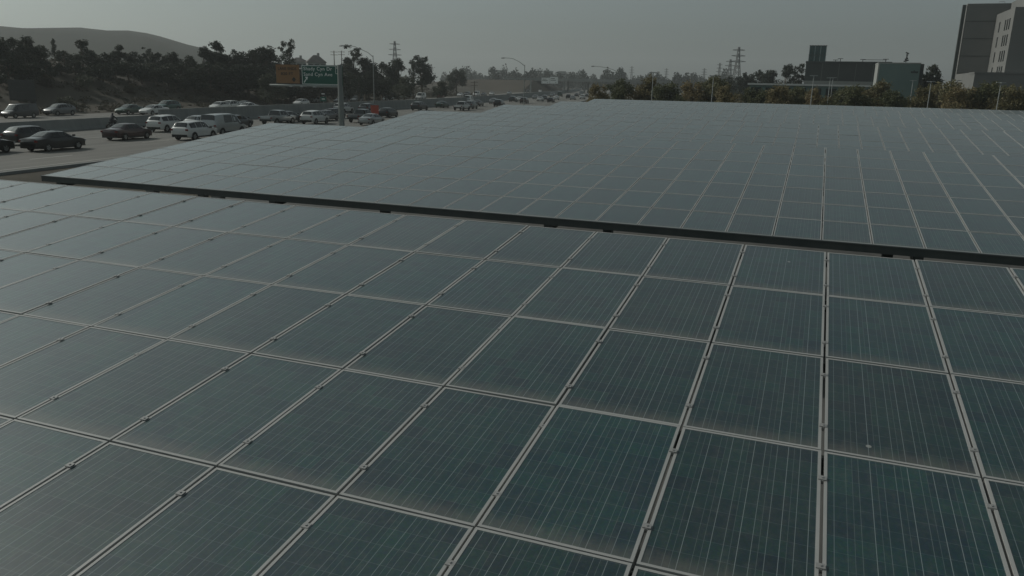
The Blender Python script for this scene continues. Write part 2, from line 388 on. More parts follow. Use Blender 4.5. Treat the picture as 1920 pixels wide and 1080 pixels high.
# ------------------------------------------------------------------ solar canopies
T = math.radians(5.947); LP, WP = 1.64655, 1.01
ZN = CAMZ - 3.1918; DP = 18.809; H_2, U_2 = 17.8708, .37879
PW_, PL_, PT_ = .990, 1.630, .040
FR = .021
def panel_parts():
    g = MB(); fr = MB()
    x0, x1, y0, y1 = FR, PW_ - FR, FR, PL_ - FR
    g.quad((x0, y0, -.003), (x1, y0, -.003), (x1, y1, -.003), (x0, y1, -.003), 0, [(x0, y0), (x1, y0), (x1, y1), (x0, y1)])
    g.quad((x0, y1, -.012), (x1, y1, -.012), (x1, y0, -.012), (x0, y0, -.012), 1, [(x0, y1), (x1, y1), (x1, y0), (x0, y0)])
    for a, b, c, d in ((0, PW_, 0, FR), (0, PW_, PL_ - FR, PL_), (0, FR, FR, PL_ - FR), (PW_ - FR, PW_, FR, PL_ - FR)):
        fr.box(a, b, c, d, -PT_, 0)
    both = MB(); both.v = list(g.v); both.f = list(g.f); both.m = list(g.m); both.uv = dict(g.uv)
    n = len(both.v); both.v += fr.v; both.f += [tuple(i + n for i in f) for f in fr.f]; both.m += [2] * len(fr.f)
    return g, fr, both
_g, _f, _b = panel_parts()
ME_GLASS = _g.mesh('solar_panel', [M['cells'], M['backsheet']]); ME_FRAME = _f.mesh('panel_frame', [M['alu']])
ME_PANEL = _b.mesh('solar_panel_far', [M['cells'], M['backsheet'], M['alu']])
mb = MB(); mb.box(-.027, .027, -.022, .022, .0005, .007); mb.box(-.0095, .0095, -.026, .026, -.03, .0005)
mb.tube([(0, 0, .007), (0, 0, .013)], .008, 6)
ME_CLAMP = mb.mesh('clamp', [M['clamp']])
def canopy(k, phase, cmin, cmax, label, detail=False, skip_rows=0):
    """canopy k: 7 rows of panels tilted up away from the camera"""
    u0 = U_2 + phase * WP; h0 = H_2 + DP * (k - 2)
    root = empty('solar_canopy', W3(u0, h0, {1: -.018, 2: .015}.get(k, 0)), YAW)
    tag(root, label, 'solar canopy', 'solar carport canopies in rows')
    ct, st = math.cos(T), math.sin(T)
    rest = MB()
    for r in range(7):
        for c in range(cmin, cmax):
            jx, jz = random.uniform(-.002, .002), random.uniform(-.003, .003)
            x, y, z = c * WP + .010 + jx, (r * LP + .008) * ct, ZN + (r * LP + .008) * st + jz
            if r < skip_rows:
                Mx = Matrix.Translation((x, y, z)) @ Matrix.Rotation(T, 4, 'X')
                n = len(rest.v); nf = len(rest.f)
                rest.v += [tuple(Mx @ Vector(p)) for p in _b.v]; rest.f += [tuple(i + n for i in f) for f in _b.f]; rest.m += _b.m
                for kf, w in _b.uv.items(): rest.uv[nf + kf] = w
                continue
            o = link('solar_panel', ME_GLASS if detail else ME_PANEL, root)
            o.location = (x, y, z); o.rotation_euler = (T + random.uniform(-.0022, .0022), random.uniform(-.0025, .0025), 0)
            if detail:
                link('frame', ME_FRAME, o)
                for yy in (.34, 1.28):
                    q = link('clamp', ME_CLAMP, o); q.location = (PW_ + .010, yy + random.uniform(-.02, .02), .0012)
    if rest.f:
        tag(rest.build('solar_panel_row', [M['cells'], M['backsheet'], M['alu']], root), kind='stuff')
    xl, xr = cmin * WP, cmax * WP
    def zat(y, d=0): return ZN + y * math.tan(T) - d
    # purlins under the panel rows; the first one is the deep fascia seen from the front
    mb = MB(); mb.box(xl - .02, xr + .02, -.035, .015, ZN - .185, ZN - .022); mb.box(xl - .02, xr + .02, .015, .085, ZN - .185, ZN - .172)
    fb = mb.build('fascia_beam', M['steel'], root)
    mb = MB(); mb.box(xl - .02, xr + .02, -.060, .013, ZN - .0215, ZN + .002); mb.build('cap_strip', M['fcap'], fb)
    ymax = 7 * LP * ct
    for y in [LP * ct * q for q in (1, 2, 3, 4, 5, 6)] + [ymax - .06]:
        mb = MB(); zt = zat(y, .050); mb.box(xl, xr, y - .03, y + .03, zt - .13, zt - .005); mb.build('purlin', M['steel'], root)
    # girders with one column each
    cg = [c for c in np.arange(-22.4, cmax, 8.1) if c >= cmin + .3]
    for c in cg:
        x = c * WP; mb = MB()
        pts = []
        for y in (.05, ymax - .1):
            z = zat(y, .19); pts.append((y, z))
        (ya, za), (yb, zb) = pts
        zm_ = .16 if True else 0
        for s in (-.1, .1):
            pass
        mb.poly([(x - .1, ya, za), (x + .1, ya, za), (x + .1, yb, zb), (x - .1, yb, zb)])
        mb.poly([(x - .1, ya, za - .18), (x - .1, yb, zb - .18), (x + .1, yb, zb - .18), (x + .1, ya, za - .18)])
        mb.poly([(x - .1, ya, za), (x - .1, yb, zb), (x - .1, yb, zb - .18), (x - .1, ya, za - .18)])
        mb.poly([(x + .1, ya, za), (x + .1, ya, za - .18), (x + .1, yb, zb - .18), (x + .1, yb, zb)])
        mb.poly([(x - .1, ya, za), (x - .1, ya, za - .18), (x + .1, ya, za - .18), (x + .1, ya, za)])
        mb.poly([(x - .1, yb, zb), (x + .1, yb, zb), (x + .1, yb, zb - .18), (x - .1, yb, zb - .18)])
        mb.build('girder', M['steel'], root)
        mb = MB(); ym = ymax * .55; mb.box(x - .14, x + .14, ym - .14, ym + .14, .75, zat(ym, .43)); mb.build('column', M['steel'], root)
        mb = MB(); mb.tube([(x, ym, 0), (x, ym, .76)], .33, 14); mb.build('column_footing', M['concrete'], root)
    if k == 2:
        for c in (-18.75, -16.3):
            mb = MB(); mb.box(c * WP - .16, c * WP + .16, .10, .32, ZN - .32, ZN - .16); mb.build('junction_box', M['galv'], root)
    return root
canopy(1, -.0775, -17, 10, 'nearest solar carport roof, filling the foreground below the camera', True)
canopy(2, 0, -23, 14, 'second solar carport roof, behind the dark beam across the middle')
canopy(3, .75, -26, 15, 'third solar carport roof from the front, just past the second ridge')
canopy(4, .40, -27, 18, 'fourth solar carport roof from the front', skip_rows=1)
canopy(5, .80, -28, 20, 'fifth solar carport roof, last but one before the tree row', skip_rows=1)
canopy(6, .60, -29, 26, 'farthest solar carport roof, its ridge against the tree row', skip_rows=2)

# ------------------------------------------------------------------ foliage
def quad_cloud(name, cen, nrm_up, size, m, smin=.6, tri=False):
    n = len(cen)
    a = RNG.normal(size=(n, 3)); a[:, 2] = a[:, 2] * .8 + nrm_up; a /= np.linalg.norm(a, axis=1)[:, None]
    t = RNG.normal(size=(n, 3)); t -= (t * a).sum(1)[:, None] * a; t /= np.linalg.norm(t, axis=1)[:, None]
    b = np.cross(a, t); s = size * RNG.uniform(smin, 1.25, size=(n, 1)); w = s * RNG.uniform(.45, .7, size=(n, 1))
    P = np.stack([cen - t * s, cen + b * w, cen + t * s, cen - b * w], 1).reshape(-1, 3).astype(np.float32)
    me = bpy.data.meshes.new(name); me.vertices.add(4 * n); me.vertices.foreach_set('co', P.ravel())
    me.loops.add(4 * n); me.loops.foreach_set('vertex_index', np.arange(4 * n, dtype=np.int32))
    me.polygons.add(n); me.polygons.foreach_set('loop_start', np.arange(0, 4 * n, 4, dtype=np.int32))
    me.materials.append(m); me.update(calc_edges=True); return me
def crown_points(lobes, n, fill=.35):
    """leaf centres gathered in small sprays on the outer part of several uneven lobes"""
    out = []; vol = np.array([l[3] * l[4] * l[5] for l in lobes]) ** .75; vol /= vol.sum()
    for l, v in zip(lobes, vol):
        k = max(8, int(n * v / 14)); d = RNG.normal(size=(k, 3)); d /= np.linalg.norm(d, axis=1)[:, None]
        rad = (fill + (1 - fill) * RNG.uniform(0, 1, size=(k, 1)) ** .5) * RNG.uniform(.82, 1.12, size=(k, 1))
        c = np.array(l[:3]) + d * rad * np.array(l[3:6])
        sp = c[:, None, :] + RNG.normal(size=(k, 14, 3)) * (.13 * min(l[3:6]) + .10)
        out.append(sp.reshape(-1, 3))
    return np.concatenate(out)
def tree_proto(name, H, lobes, nleaf, leaf, m, trunk_r, limbs=6, trunk_top=.55, lean=0.0, fill=.35):
    root = empty(name, (0, 0, -500)); mb = MB()
    tp = [(0, 0, -.4), (lean * .2, .05, H * .15), (lean * .6, -.08, H * trunk_top * .6), (lean, .05, H * trunk_top), (lean * 1.3, 0, H * .85)]
    mb.tube(tp, [trunk_r * 1.25, trunk_r, trunk_r * .75, trunk_r * .5, trunk_r * .12], 7)
    for l in lobes[:limbs + 4]:
        z0 = H * trunk_top * random.uniform(.45, 1.0); a = Vector((lean * z0 / (H * trunk_top) * .8, 0, z0)); e = Vector(l[:3])
        mid = a.lerp(e, .5) + Vector((0, 0, -.04 * H))
        mb.tube([a, mid, e], [trunk_r * .42, trunk_r * .26, trunk_r * .07], 5)
    mb.build('trunk', M['bark'], root, 60)
    link('crown', quad_cloud(name + '_crown', crown_points(lobes, nleaf, fill), .5, leaf, m), root)
    index_kids(root); return root
def rnd_lobes(n, H, R, zlo, zhi, r0, r1, flat=.8, top=.5):
    L = []
    for i in range(n):
        z = random.uniform(zlo, zhi); t = (z - zlo) / max(.01, zhi - zlo)
        rr = R * math.sqrt(random.random()) * (1 - top * t); a = random.uniform(0, 6.283); r = random.uniform(r0, r1) * (1 - .35 * t)
        L.append((rr * math.cos(a), rr * math.sin(a), z, r, r, r * flat))
    return L
M['leaf_olive'] = leafmat('olive_brown_leaves', (.095, .095, .048), (.17, .147, .072), (.28, .225, .125))
M['leaf_olive2'] = leafmat('green_olive_leaves', (.075, .09, .047), (.13, .135, .066), (.23, .195, .105))
M['leaf_dark'] = leafmat('dark_eucalyptus_leaves', (.020, .030, .021), (.032, .044, .029), (.056, .066, .042))
M['leaf_grey'] = leafmat('grey_green_leaves', (.060, .070, .048), (.085, .096, .066), (.12, .125, .085))
M['leaf_scrub'] = leafmat('scrub_leaves', (.040, .040, .028), (.066, .060, .040), (.10, .086, .056))
PROTO = {}
for i in range(4):
    PROTO['olive%d' % i] = (tree_proto('street_tree', 7.0, rnd_lobes(15, 7, 2.5, 2.6, 6.1, .9, 1.5, .8, .45), 6200, .15, M['leaf_olive' if i % 2 == 0 else 'leaf_olive2'], .17), 7.0)
for i in range(4):
    PROTO['euc%d' % i] = (tree_proto('eucalyptus_tree', 13.0, rnd_lobes(13 + i, 13, 2.7, 4.5, 12.2, 1.0, 1.9, .95, .55), 4600, .24, M['leaf_dark'], .28, lean=random.uniform(-.8, .8), fill=.25), 13.0)
for i in range(2):
    PROTO['tall%d' % i] = (tree_proto('eucalyptus_tree', 16.0, [(random.uniform(-1.5, 1.5), random.uniform(-1.5, 1.5), z, r, r, r * 1.1) for z, r in ((5.2, 1.2), (6.3, .9), (7.2, 1.1), (8.2, .8), (8.9, 1.2), (9.9, .8), (10.8, 1.1), (11.6, .8), (12.3, 1.1), (13.2, .8), (13.9, 1.0), (14.6, .7), (15.3, .7))], 2600, .24, M['leaf_dark'], .28, lean=.4, fill=.25), 16.0)
for i in range(3):
    PROTO['round%d' % i] = (tree_proto('oak_tree', 9.0, rnd_lobes(16, 9, 3.2, 2.4, 7.8, 1.2, 2.0, .85, .4), 5000, .22, M['leaf_dark' if i else 'leaf_grey'], .26), 9.0)
for i in range(2):
    PROTO['bush%d' % i] = (tree_proto('shrub', 2.6, rnd_lobes(8, 2.6, 1.1, .6, 1.9, .5, .85, .8, .4), 1300, .11, M['leaf_scrub' if i else 'leaf_grey'], .06), 2.6)
USED = set()
def plant(key, pos, height, rz, label, cat='tree', group=None, wide=1.0, name=None):
    o, H = PROTO[key]
    if key in USED: t = copy_tree(o)
    else: t = o; USED.add(key)
    s = height / H; t.location = pos; t.rotation_euler = (0, 0, rz); t.scale = (s * wide, s * wide, s)
    tag(t, label, cat, group); return t
def tree_px(key, px, ptop, depth, label, group, wide=1.0, cat='tree', hmin=2.0, h=None):
    """tree whose top shows at (px, ptop); it stands on the ground at the given distance"""
    d = ray(px, ptop); q = d * (depth / np.linalg.norm(d[:2])); u, hh = UH(q); gz = ground_z(u, hh) - .05
    top = CAMZ + q[2]; ht = max(hmin, (top - gz) / .97)
    return plant(key, (q[0], q[1], gz), ht, random.uniform(0, 6.28), label, cat, group, wide)

# row of olive-brown trees behind the farthest canopy
row = [(1122, 156, 128, 0.72), (1162, 147, 134, .9), (1205, 138, 136, 1.0), (1252, 147, 134, 1.0), (1300, 152, 138, .95), (1338, 141, 138, 1.0), (1372, 155, 132, .95), (1420, 158, 138, .95),
       (1462, 158, 134, 1.0), (1500, 162, 138, .9), (1540, 160, 136, .9), (1592, 152, 136, 1.25), (1648, 150, 144, 1.0), (1682, 168, 130, .9), (1722, 158, 136, 1.1), (1768, 143, 140, 1.15),
       (1806, 160, 132, .95), (1846, 152, 134, 1.15), (1886, 160, 130, 1.0), (1925, 152, 134, 1.15)]
for i, (px, py, dd, w) in enumerate(row):
    tree_px('olive%d' % (i % 4), px, py, dd, 'olive-brown leafy tree beyond the farthest canopy, %s from the left in its row' % ORD[i], 'tree row beyond the canopies', 1.0 * w)
# eucalyptus belt on the bank left of the freeway
belt = [(-14, 64, 150, 'euc0', 1.5), (22, 70, 158, 'round1', 1.3), (46, 64, 160, 'euc1', 1.5), (68, 80, 164, 'round2', 1.35), (98, 73, 172, 'tall0', 1.2), (118, 94, 168, 'round1', 1.3), (150, 76, 172, 'euc2', 1.4), (172, 90, 170, 'round2', 1.25),
        (196, 98, 168, 'round1', 1.25), (218, 86, 178, 'euc3', 1.5), (244, 92, 180, 'round2', 1.3), (274, 90, 184, 'tall1', 1.4), (296, 98, 182, 'round1', 1.2), (325, 94, 184, 'euc1', 1.4), (352, 99, 184, 'round2', 1.2), (380, 90, 188, 'euc2', 1.35),
        (402, 81, 188, 'euc3', 1.5), (425, 96, 190, 'round2', 1.2), (450, 94, 192, 'euc0', 1.4), (475, 88, 194, 'euc1', 1.5), (494, 90, 192, 'euc2', 1.3), (515, 102, 198, 'euc3', 1.3), (538, 76, 206, 'tall0', 1.2),
        (660, 87, 228, 'tall1', 1.3), (684, 103, 227, 'euc1', 1.4), (648, 112, 234, 'euc3', 1.2), (716, 116, 234, 'round1', 1.2), (746, 113, 238, 'euc2', 1.25), (774, 112, 248, 'tall0', .9), (792, 104, 246, 'euc0', 1.25)]
for i, (px, py, dd, k, w) in enumerate(belt):
    kind = {'e': 'dark eucalyptus tree', 't': 'tall thin eucalyptus tree', 'r': 'dark rounded tree'}[k[0]]
    tree_px(k, px, py, dd, '%s on the left bank, %s from the left in the belt' % (kind, ORD[i]), 'tree belt on the left bank', w)
# dense lower growth that closes the belt below the tall crowns
under = [(10, 108, 146), (48, 112, 150), (84, 112, 156), (112, 116, 160), (140, 112, 162), (166, 118, 160), (190, 118, 162), (214, 114, 166), (238, 116, 168), (262, 114, 170), (288, 118, 172), (312, 120, 174), (338, 118, 174), (362, 120, 176), (390, 116, 178), (414, 118, 180), (440, 120, 182), (462, 118, 184), (486, 120, 186), (510, 124, 186), (532, 120, 192), (556, 126, 196), (622, 126, 212), (648, 132, 214)]
for i, (px, py, dd) in enumerate(under):
    tree_px(('round1', 'round2')[i % 2], px, py, dd, 'low bushy tree under the tall belt, %s from the left of the lower row' % ORD[i], 'lower trees under the belt', 1.55)
# lower lighter trees in front of the belt by the sign and lamp post
for px, py, dd, k, lab in [(505, 134, 170, 'round0', 'pale green small tree left of the orange sign'), (672, 140, 196, 'round1', 'dense round tree just left of the first lamp post'),
                           (690, 128, 205, 'round2', 'dark tree directly behind the first lamp post'), (757, 138, 200, 'round0', 'grey-green round tree right of the first lamp post'),
                           (722, 140, 206, 'round2', 'low dark tree between lamp post and grey-green tree'), (826, 148, 232, 'round0', 'small lone round tree on the dry bank'),
                           (856, 130, 330, 'round1', 'pointed dark tree on the far bank right of the tall trees'), (566, 132, 190, 'bush1', 'brownish bush behind the green highway sign'),
                           (600, 134, 198, 'round2', 'dark tree hidden behind the green highway sign')]:
    tree_px(k, px, py, dd, lab, 'trees in front of the belt', 1.05)
# trees behind on the right
for i, (px, py, dd, k) in enumerate([(1395, 136, 300, 'euc0'), (1425, 131, 300, 'round1'), (1448, 127, 290, 'euc1'), (1476, 124, 285, 'euc2'), (1500, 122, 250, 'tall1'), (1365, 138, 310, 'round2'), (1750, 126, 235, 'euc3'), (1735, 135, 215, 'round1'), (1700, 107, 262, 'tall0')][:8]):
    tree_px(k, px, py, dd, 'dark tree behind the olive row, %s' % ['left of the dark hall, third of its clump', 'fourth in the clump left of the dark hall', 'fifth in the clump left of the dark hall', 'tallest of the clump left of the dark hall', 'thin one touching the dark hall', 'leftmost of the clump left of the dark hall', 'between the pale hall and the tower', 'just right of the pale hall'][i], 'trees behind the olive row', 1.15)
# far-off woods along the horizon read as one mass
pts = []
for px in np.arange(830, 1420, 3.2):
    dd = random.uniform(700, 1200); hgt = 1.35 * (6 + 5 * abs(math.sin(px * .045)) + 3 * abs(math.sin(px * .13 + 1)) + random.uniform(-1.5, 3.5))
    d = ray(px, 150); q = d[:2] / np.linalg.norm(d[:2]) * dd
    n = 300; c = RNG.normal(size=(n, 3)); c /= np.linalg.norm(c, axis=1)[:, None]; c *= RNG.uniform(.5, 1, size=(n, 1))
    pts.append(np.array([q[0], q[1], hgt * .5]) + c * np.array([4.2, 4.2, hgt * .55]))
tag(link('distant_woods', quad_cloud('distant_woods', np.concatenate(pts), .3, 1.1, M['leaf_dark'])), 'hazy band of far woods along the horizon', 'woods', kind='stuff')
# low scrub on the dry bank
pts = []
for i in range(2300):
    h = random.uniform(30, 330); off = -27.5 - 46 * random.random() ** 1.2; u = B(h) + off
    s = random.choice((.3, .4, .55, .6, 1.0)) * random.uniform(.7, 1.5); n = int(22 + s * 60)
    c = RNG.normal(size=(n, 3)); c /= np.linalg.norm(c, axis=1)[:, None]; c *= RNG.uniform(.4, 1, size=(n, 1)); c[:, 2] = abs(c[:, 2]) * .8
    p0 = W3(u, h, ground_z(u, h) - .05); pts.append(np.array(p0) + c * np.array([s * 1.3, s * 1.3, s]))
tag(link('dry_scrub', quad_cloud('dry_scrub', np.concatenate(pts), .4, .16, M['leaf_scrub'])), 'low brown scrub covering the bank beyond the freeway', 'scrub', kind='stuff')
for i, (px, py, k, hh, where) in enumerate([(123, 208, 'bush0', 2.6, 'behind the grey hatchback'), (90, 165, 'bush1', 2.4, 'right of the dark sign back'), (165, 170, 'bush0', 3.0, 'in a dark patch half way up the bank'), (245, 178, 'bush1', 2.2, 'above the green sedan'),
                                            (330, 170, 'bush0', 2.0, 'above the teal four-by-four'), (390, 178, 'bush1', 2.4, 'above the two white cars'), (450, 172, 'bush0', 2.5, 'half way along the bank, left of the sign'), (500, 170, 'bush1', 2.3, 'below the orange sign'),
                                            (548, 178, 'bush0', 2.2, 'below the green sign'), (700, 170, 'bush1', 2.4, 'at the foot of the lamp post trees'), (815, 168, 'bush0', 2.2, 'below the lone round tree'), (40, 130, 'bush0', 3.2, 'on top of the bank at far left')]):
    # walk along the pixel's ray to where it meets the bank
    d = ray(px, py); d = d / np.linalg.norm(d[:2]); best = None
    for s in np.arange(60, 420, 1.0):
        q = CAM + d * s; u, h = UH(q)
        if q[2] <= ground_z(u, h): best = (q[0], q[1], ground_z(u, h) - .05); break
    if best is None: continue
    plant(k, best, hh, random.uniform(0, 6), 'dry bush on the bank, %s' % where, 'bush', 'bushes on the bank', 1.2)

# ------------------------------------------------------------------ vehicles
def ring(st):
    x, zb, zs, zt, wb, ws, wt = st; g = zt - zs
    return [(x, 0, zb), (x, wb * .88, zb), (x, wb, zb + .09), (x, ws, zb + (zs - zb) * .55), (x, ws * .975, zs), (x, wt, zt - min(.05, g * .35)), (x, wt * .74, zt - .004), (x, 0, zt + .012)]
CARS = {
 'sedan': dict(st=[(-2.37, .42, .78, .86, .62, .66, .55), (-2.28, .28, .90, 1.00, .80, .84, .68), (-1.80, .22, .95, 1.06, .86, .89, .68), (-1.50, .22, .96, 1.09, .88, .90, .66), (-.78, .22, .97, 1.41, .88, .91, .58), (-.10, .22, .97, 1.46, .88, .91, .60), (.45, .22, .96, 1.42, .88, .91, .59), (1.22, .22, .93, 1.02, .88, .90, .70), (1.75, .22, .86, .93, .87, .89, .70), (2.20, .25, .74, .80, .80, .82, .62), (2.37, .38, .60, .64, .60, .62, .5)],
               side=[(4, 5), (5, 6)], rear=3, front=6, wx=(-1.38, 1.42), wr=.325, tz=.80, hz=.66),
 'hatch': dict(st=[(-2.05, .45, .82, .90, .64, .68, .58), (-1.98, .30, .95, 1.05, .80, .84, .70), (-1.86, .24, .99, 1.14, .84, .88, .68), (-1.42, .22, 1.00, 1.45, .86, .89, .58), (-.60, .22, 1.00, 1.51, .87, .89, .60), (-.05, .22, 1.00, 1.52, .87, .89, .60), (.45, .22, .98, 1.47, .87, .89, .59), (1.15, .22, .95, 1.04, .87, .88, .70), (1.60, .24, .88, .94, .85, .87, .68), (1.95, .27, .74, .80, .78, .80, .6), (2.08, .4, .6, .64, .58, .6, .5)],
               side=[(3, 4), (4, 5), (5, 6)], rear=2, front=6, wx=(-1.25, 1.27), wr=.32, tz=.86, hz=.68),
 'suv': dict(st=[(-2.34, .50, .86, .94, .70, .74, .64), (-2.28, .34, 1.04, 1.12, .84, .88, .74), (-2.18, .30, 1.08, 1.20, .88, .91, .72), (-1.86, .28, 1.09, 1.62, .90, .93, .64), (-.95, .28, 1.09, 1.71, .90, .94, .66), (-.10, .28, 1.08, 1.73, .90, .94, .67), (.50, .28, 1.06, 1.67, .90, .94, .65), (1.20, .28, 1.03, 1.13, .90, .93, .74), (1.80, .30, .98, 1.05, .89, .92, .74), (2.22, .34, .84, .90, .82, .85, .66), (2.36, .46, .70, .74, .66, .68, .55)],
             side=[(3, 4), (4, 5), (5, 6)], rear=2, front=6, wx=(-1.38, 1.42), wr=.37, tz=.98, hz=.84),
 'pickup': dict(st=[(-2.82, .55, .90, .94, .80, .84, .78), (-2.78, .50, 1.06, 1.10, .90, .94, .88), (-1.6, .45, 1.06, 1.10, .92, .96, .90), (-.78, .42, 1.06, 1.10, .92, .96, .90), (-.66, .40, 1.10, 1.74, .92, .96, .68), (-.05, .40, 1.10, 1.80, .92, .96, .70), (.62, .40, 1.10, 1.76, .92, .96, .69), (1.25, .40, 1.08, 1.18, .92, .96, .78), (2.2, .42, 1.04, 1.12, .92, .95, .78), (2.66, .46, .96, 1.02, .86, .9, .74), (2.8, .55, .8, .86, .74, .78, .64)],
                side=[(4, 5), (5, 6)], rear=3, front=6, wx=(-1.75, 1.85), wr=.40, tz=.9, hz=.92),
 'van': dict(st=[(-2.66, .46, .9, 1.0, .84, .88, .80), (-2.62, .36, 1.15, 1.25, .92, .96, .86), (-2.55, .34, 1.16, 1.5, .93, .97, .82), (-2.45, .32, 1.16, 2.05, .94, .98, .80), (-1.2, .30, 1.16, 2.12, .94, .98, .80), (.25, .30, 1.16, 2.12, .94, .98, .80), (.95, .30, 1.14, 2.02, .94, .98, .76), (1.75, .30, 1.08, 1.18, .93, .96, .76), (2.25, .32, .98, 1.05, .9, .93, .72), (2.52, .36, .8, .86, .8, .83, .62), (2.64, .48, .66, .7, .66, .68, .5)],
             side=[(4, 5), (5, 6)], rear=2, front=6, wx=(-1.6, 1.65), wr=.37, tz=1.0, hz=.8),
}
def lerp(a, b, t): return tuple(a[i] + (b[i] - a[i]) * t for i in range(3))
def car_meshes(kind):
    d = CARS[kind]; R = [ring(s) for s in d['st']]; n = 8; mb = MB(); idx = []
    for r in R:
        st = len(mb.v); idx.append(st)
        mb.v += r + [(p[0], -p[1], p[2]) for p in r[1:7]]
    def nxt(k): return (k + 1) % 14
    order = [0, 1, 2, 3, 4, 5, 6, 7, 13, 12, 11, 10, 9, 8]
    for a, b in zip(idx, idx[1:]):
        for k in range(14):
            i0, i1 = order[k], order[(k + 1) % 14]
            mb.f.append((a + i0, b + i0, b + i1, a + i1)); mb.m.append(0)
    mb.f.append(tuple(idx[0] + i for i in order)); mb.m.append(0); mb.f.append(tuple(idx[-1] + i for i in reversed(order))); mb.m.append(0)
    out = {'body': mb}
    def mir(p, s): return (p[0], p[1] * s, p[2])
    wins = []
    for s in (1, -1):
        for a, b in d['side']:
            w = MB(); A4, A5, B4, B5 = R[a][4], R[a][5], R[b][4], R[b][5]; q = []
            for (t, v) in ((.05, .10), (.95, .10), (.95, .90), (.05, .90)):
                p = lerp(lerp(A4, B4, t), lerp(A5, B5, t), v); q.append(mir((p[0], p[1] + .012, p[2] + .004), s))
            w.poly(q if s < 0 else q[::-1]); wins.append(w)
        # front quarter glass ahead of the door
        a, b = d['front'], d['front'] + 1; w = MB()
        A4, A5, B4 = R[a][4], R[a][5], R[b][4]
        p0, p1, p2 = lerp(A4, A5, .12), lerp(A4, A5, .86), lerp(A4, B4, .62)
        w.poly([mir((p[0] + .03, p[1] + .014, p[2] + .01), s) for p in ((p0, p2, p1) if s < 0 else (p0, p1, p2))]); wins.append(w)
    out['side_windows'] = wins
    def screen(i, name):
        w = MB(); A, Bq = R[i], R[i + 1]; sgn = 1 if Bq[7][2] < A[7][2] else -1
        def row(t):
            P = [lerp(A[k], Bq[k], t) for k in (5, 6, 7)]
            P = [(p[0] + sgn * .008, p[1] * .96, p[2] + .014) for p in P]
            return [(p[0], -p[1], p[2]) for p in P[:2]] + [P[2]] + [P[1], P[0]]
        r0, r1 = row(.07), row(.93)
        for k in range(4): w.poly([r0[k], r0[k + 1], r1[k + 1], r1[k]] if sgn < 0 else [r0[k], r1[k], r1[k + 1], r0[k + 1]])
        out[name] = w
    screen(d['front'], 'windscreen'); screen(d['rear'], 'rear_window')
    # lamps
    for nm, x, z, w in (('headlight', d['st'][-2][0] + .03, d['hz'], d['st'][-2][5]), ('taillight', d['st'][1][0] - .03, d['tz'], d['st'][1][5])):
        L = []
        for s in (1, -1):
            m = MB(); m.box(x - .06, x + .06, s * (w - .10) - .11, s * (w - .10) + .11, z - .07, z + .08); L.append(m)
        out[nm] = L
    # mirrors
    L = []
    for s in (1, -1):
        m = MB(); xx = d['st'][d['front'] + 1][0] - .22; w = d['st'][d['front']][5]; m.box(xx - .07, xx + .07, s * (w + .07) - .09, s * (w + .07) + .09, 1.0 + .04, 1.0 + .17); L.append(m)
    out['mirror'] = L
    # black sills, bumper and wheel arches
    t = MB(); w = d['st'][5][5]
    for s in (1, -1):
        for xw in d['wx']:
            n = 12; rr = d['wr'] * 1.16
            t.poly([(xw + rr * math.cos(math.pi * k / n), s * (w + .004), d['wr'] + rr * math.sin(math.pi * k / n)) for k in range(n + 1)][::s])
        t.box(d['wx'][0] + .4, d['wx'][1] - .4, s * (w - .02) - .04, s * (w - .02) + .03, d['st'][5][1] - .02, d['st'][5][1] + .10)
    x0 = d['st'][1][0]; t.box(x0 - .06, x0 + .15, -w * .84, w * .84, d['st'][1][1] - .02, d['st'][1][1] + .22)
    x1 = d['st'][-2][0]; t.box(x1 - .12, x1 + .10, -w * .78, w * .78, d['st'][-2][1] - .02, d['st'][-2][1] + .18)
    if kind == 'pickup': t.box(-2.68, -.84, -.76, .76, 1.0, 1.118)
    out['trim'] = t
    return out
def wheel_mesh(r):
    t = MB(); n = 20; prof = [(-.11, r * .62), (-.11, r * .93), (-.08, r), (.08, r), (.11, r * .93), (.11, r * .62)]
    for k in range(n):
        a0, a1 = 2 * math.pi * k / n, 2 * math.pi * (k + 1) / n
        for (y0, q0), (y1, q1) in zip(prof, prof[1:]):
            t.quad((q0 * math.cos(a0), y0, q0 * math.sin(a0)), (q1 * math.cos(a0), y1, q1 * math.sin(a0)), (q1 * math.cos(a1), y1, q1 * math.sin(a1)), (q0 * math.cos(a1), y0, q0 * math.sin(a1)))
    rim = MB()
    for y in (-.095, .095):
        for k in range(5):
            a = 2 * math.pi * k / 5; c, s_ = math.cos, math.sin
            rim.poly([(r * .12 * c(a - .9), y, r * .12 * s_(a - .9)), (r * .62 * c(a - .34), y, r * .62 * s_(a - .34)), (r * .62 * c(a + .34), y, r * .62 * s_(a + .34)), (r * .12 * c(a + .9), y, r * .12 * s_(a + .9))])
        rim.poly([(r * .63 * math.cos(2 * math.pi * k / n), y * .7, r * .63 * math.sin(2 * math.pi * k / n)) for k in range(n)])
    return t, rim
PAINT = {}
def paint(name):
    if name not in PAINT:
        c, mt = {'white': ((.62, .63, .61), 0), 'silver': ((.36, .38, .38), .5), 'grey': ((.14, .15, .155), .4), 'darkgrey': ((.05, .055, .058), .3), 'black': ((.010, .011, .012), .1),
                 'maroon': ((.035, .012, .014), .2), 'green': ((.02, .055, .04), .2), 'teal': ((.025, .085, .075), .2), 'red': ((.22, .035, .022), .1), 'blue': ((.03, .05, .085), .3), 'tan': ((.22, .19, .15), .3), 'brown': ((.06, .042, .035), .2)}[name]
        m = noisy('paint_' + name, tuple(q * .92 for q in c), tuple(min(1, q * 1.05) for q in c), .8, .30, metal=mt, spec=.5)
        m.node_tree.nodes['Principled BSDF'].inputs['Coat Weight'].default_value = .6; m.node_tree.nodes['Principled BSDF'].inputs['Coat Roughness'].default_value = .08
        PAINT[name] = m
    return PAINT[name]
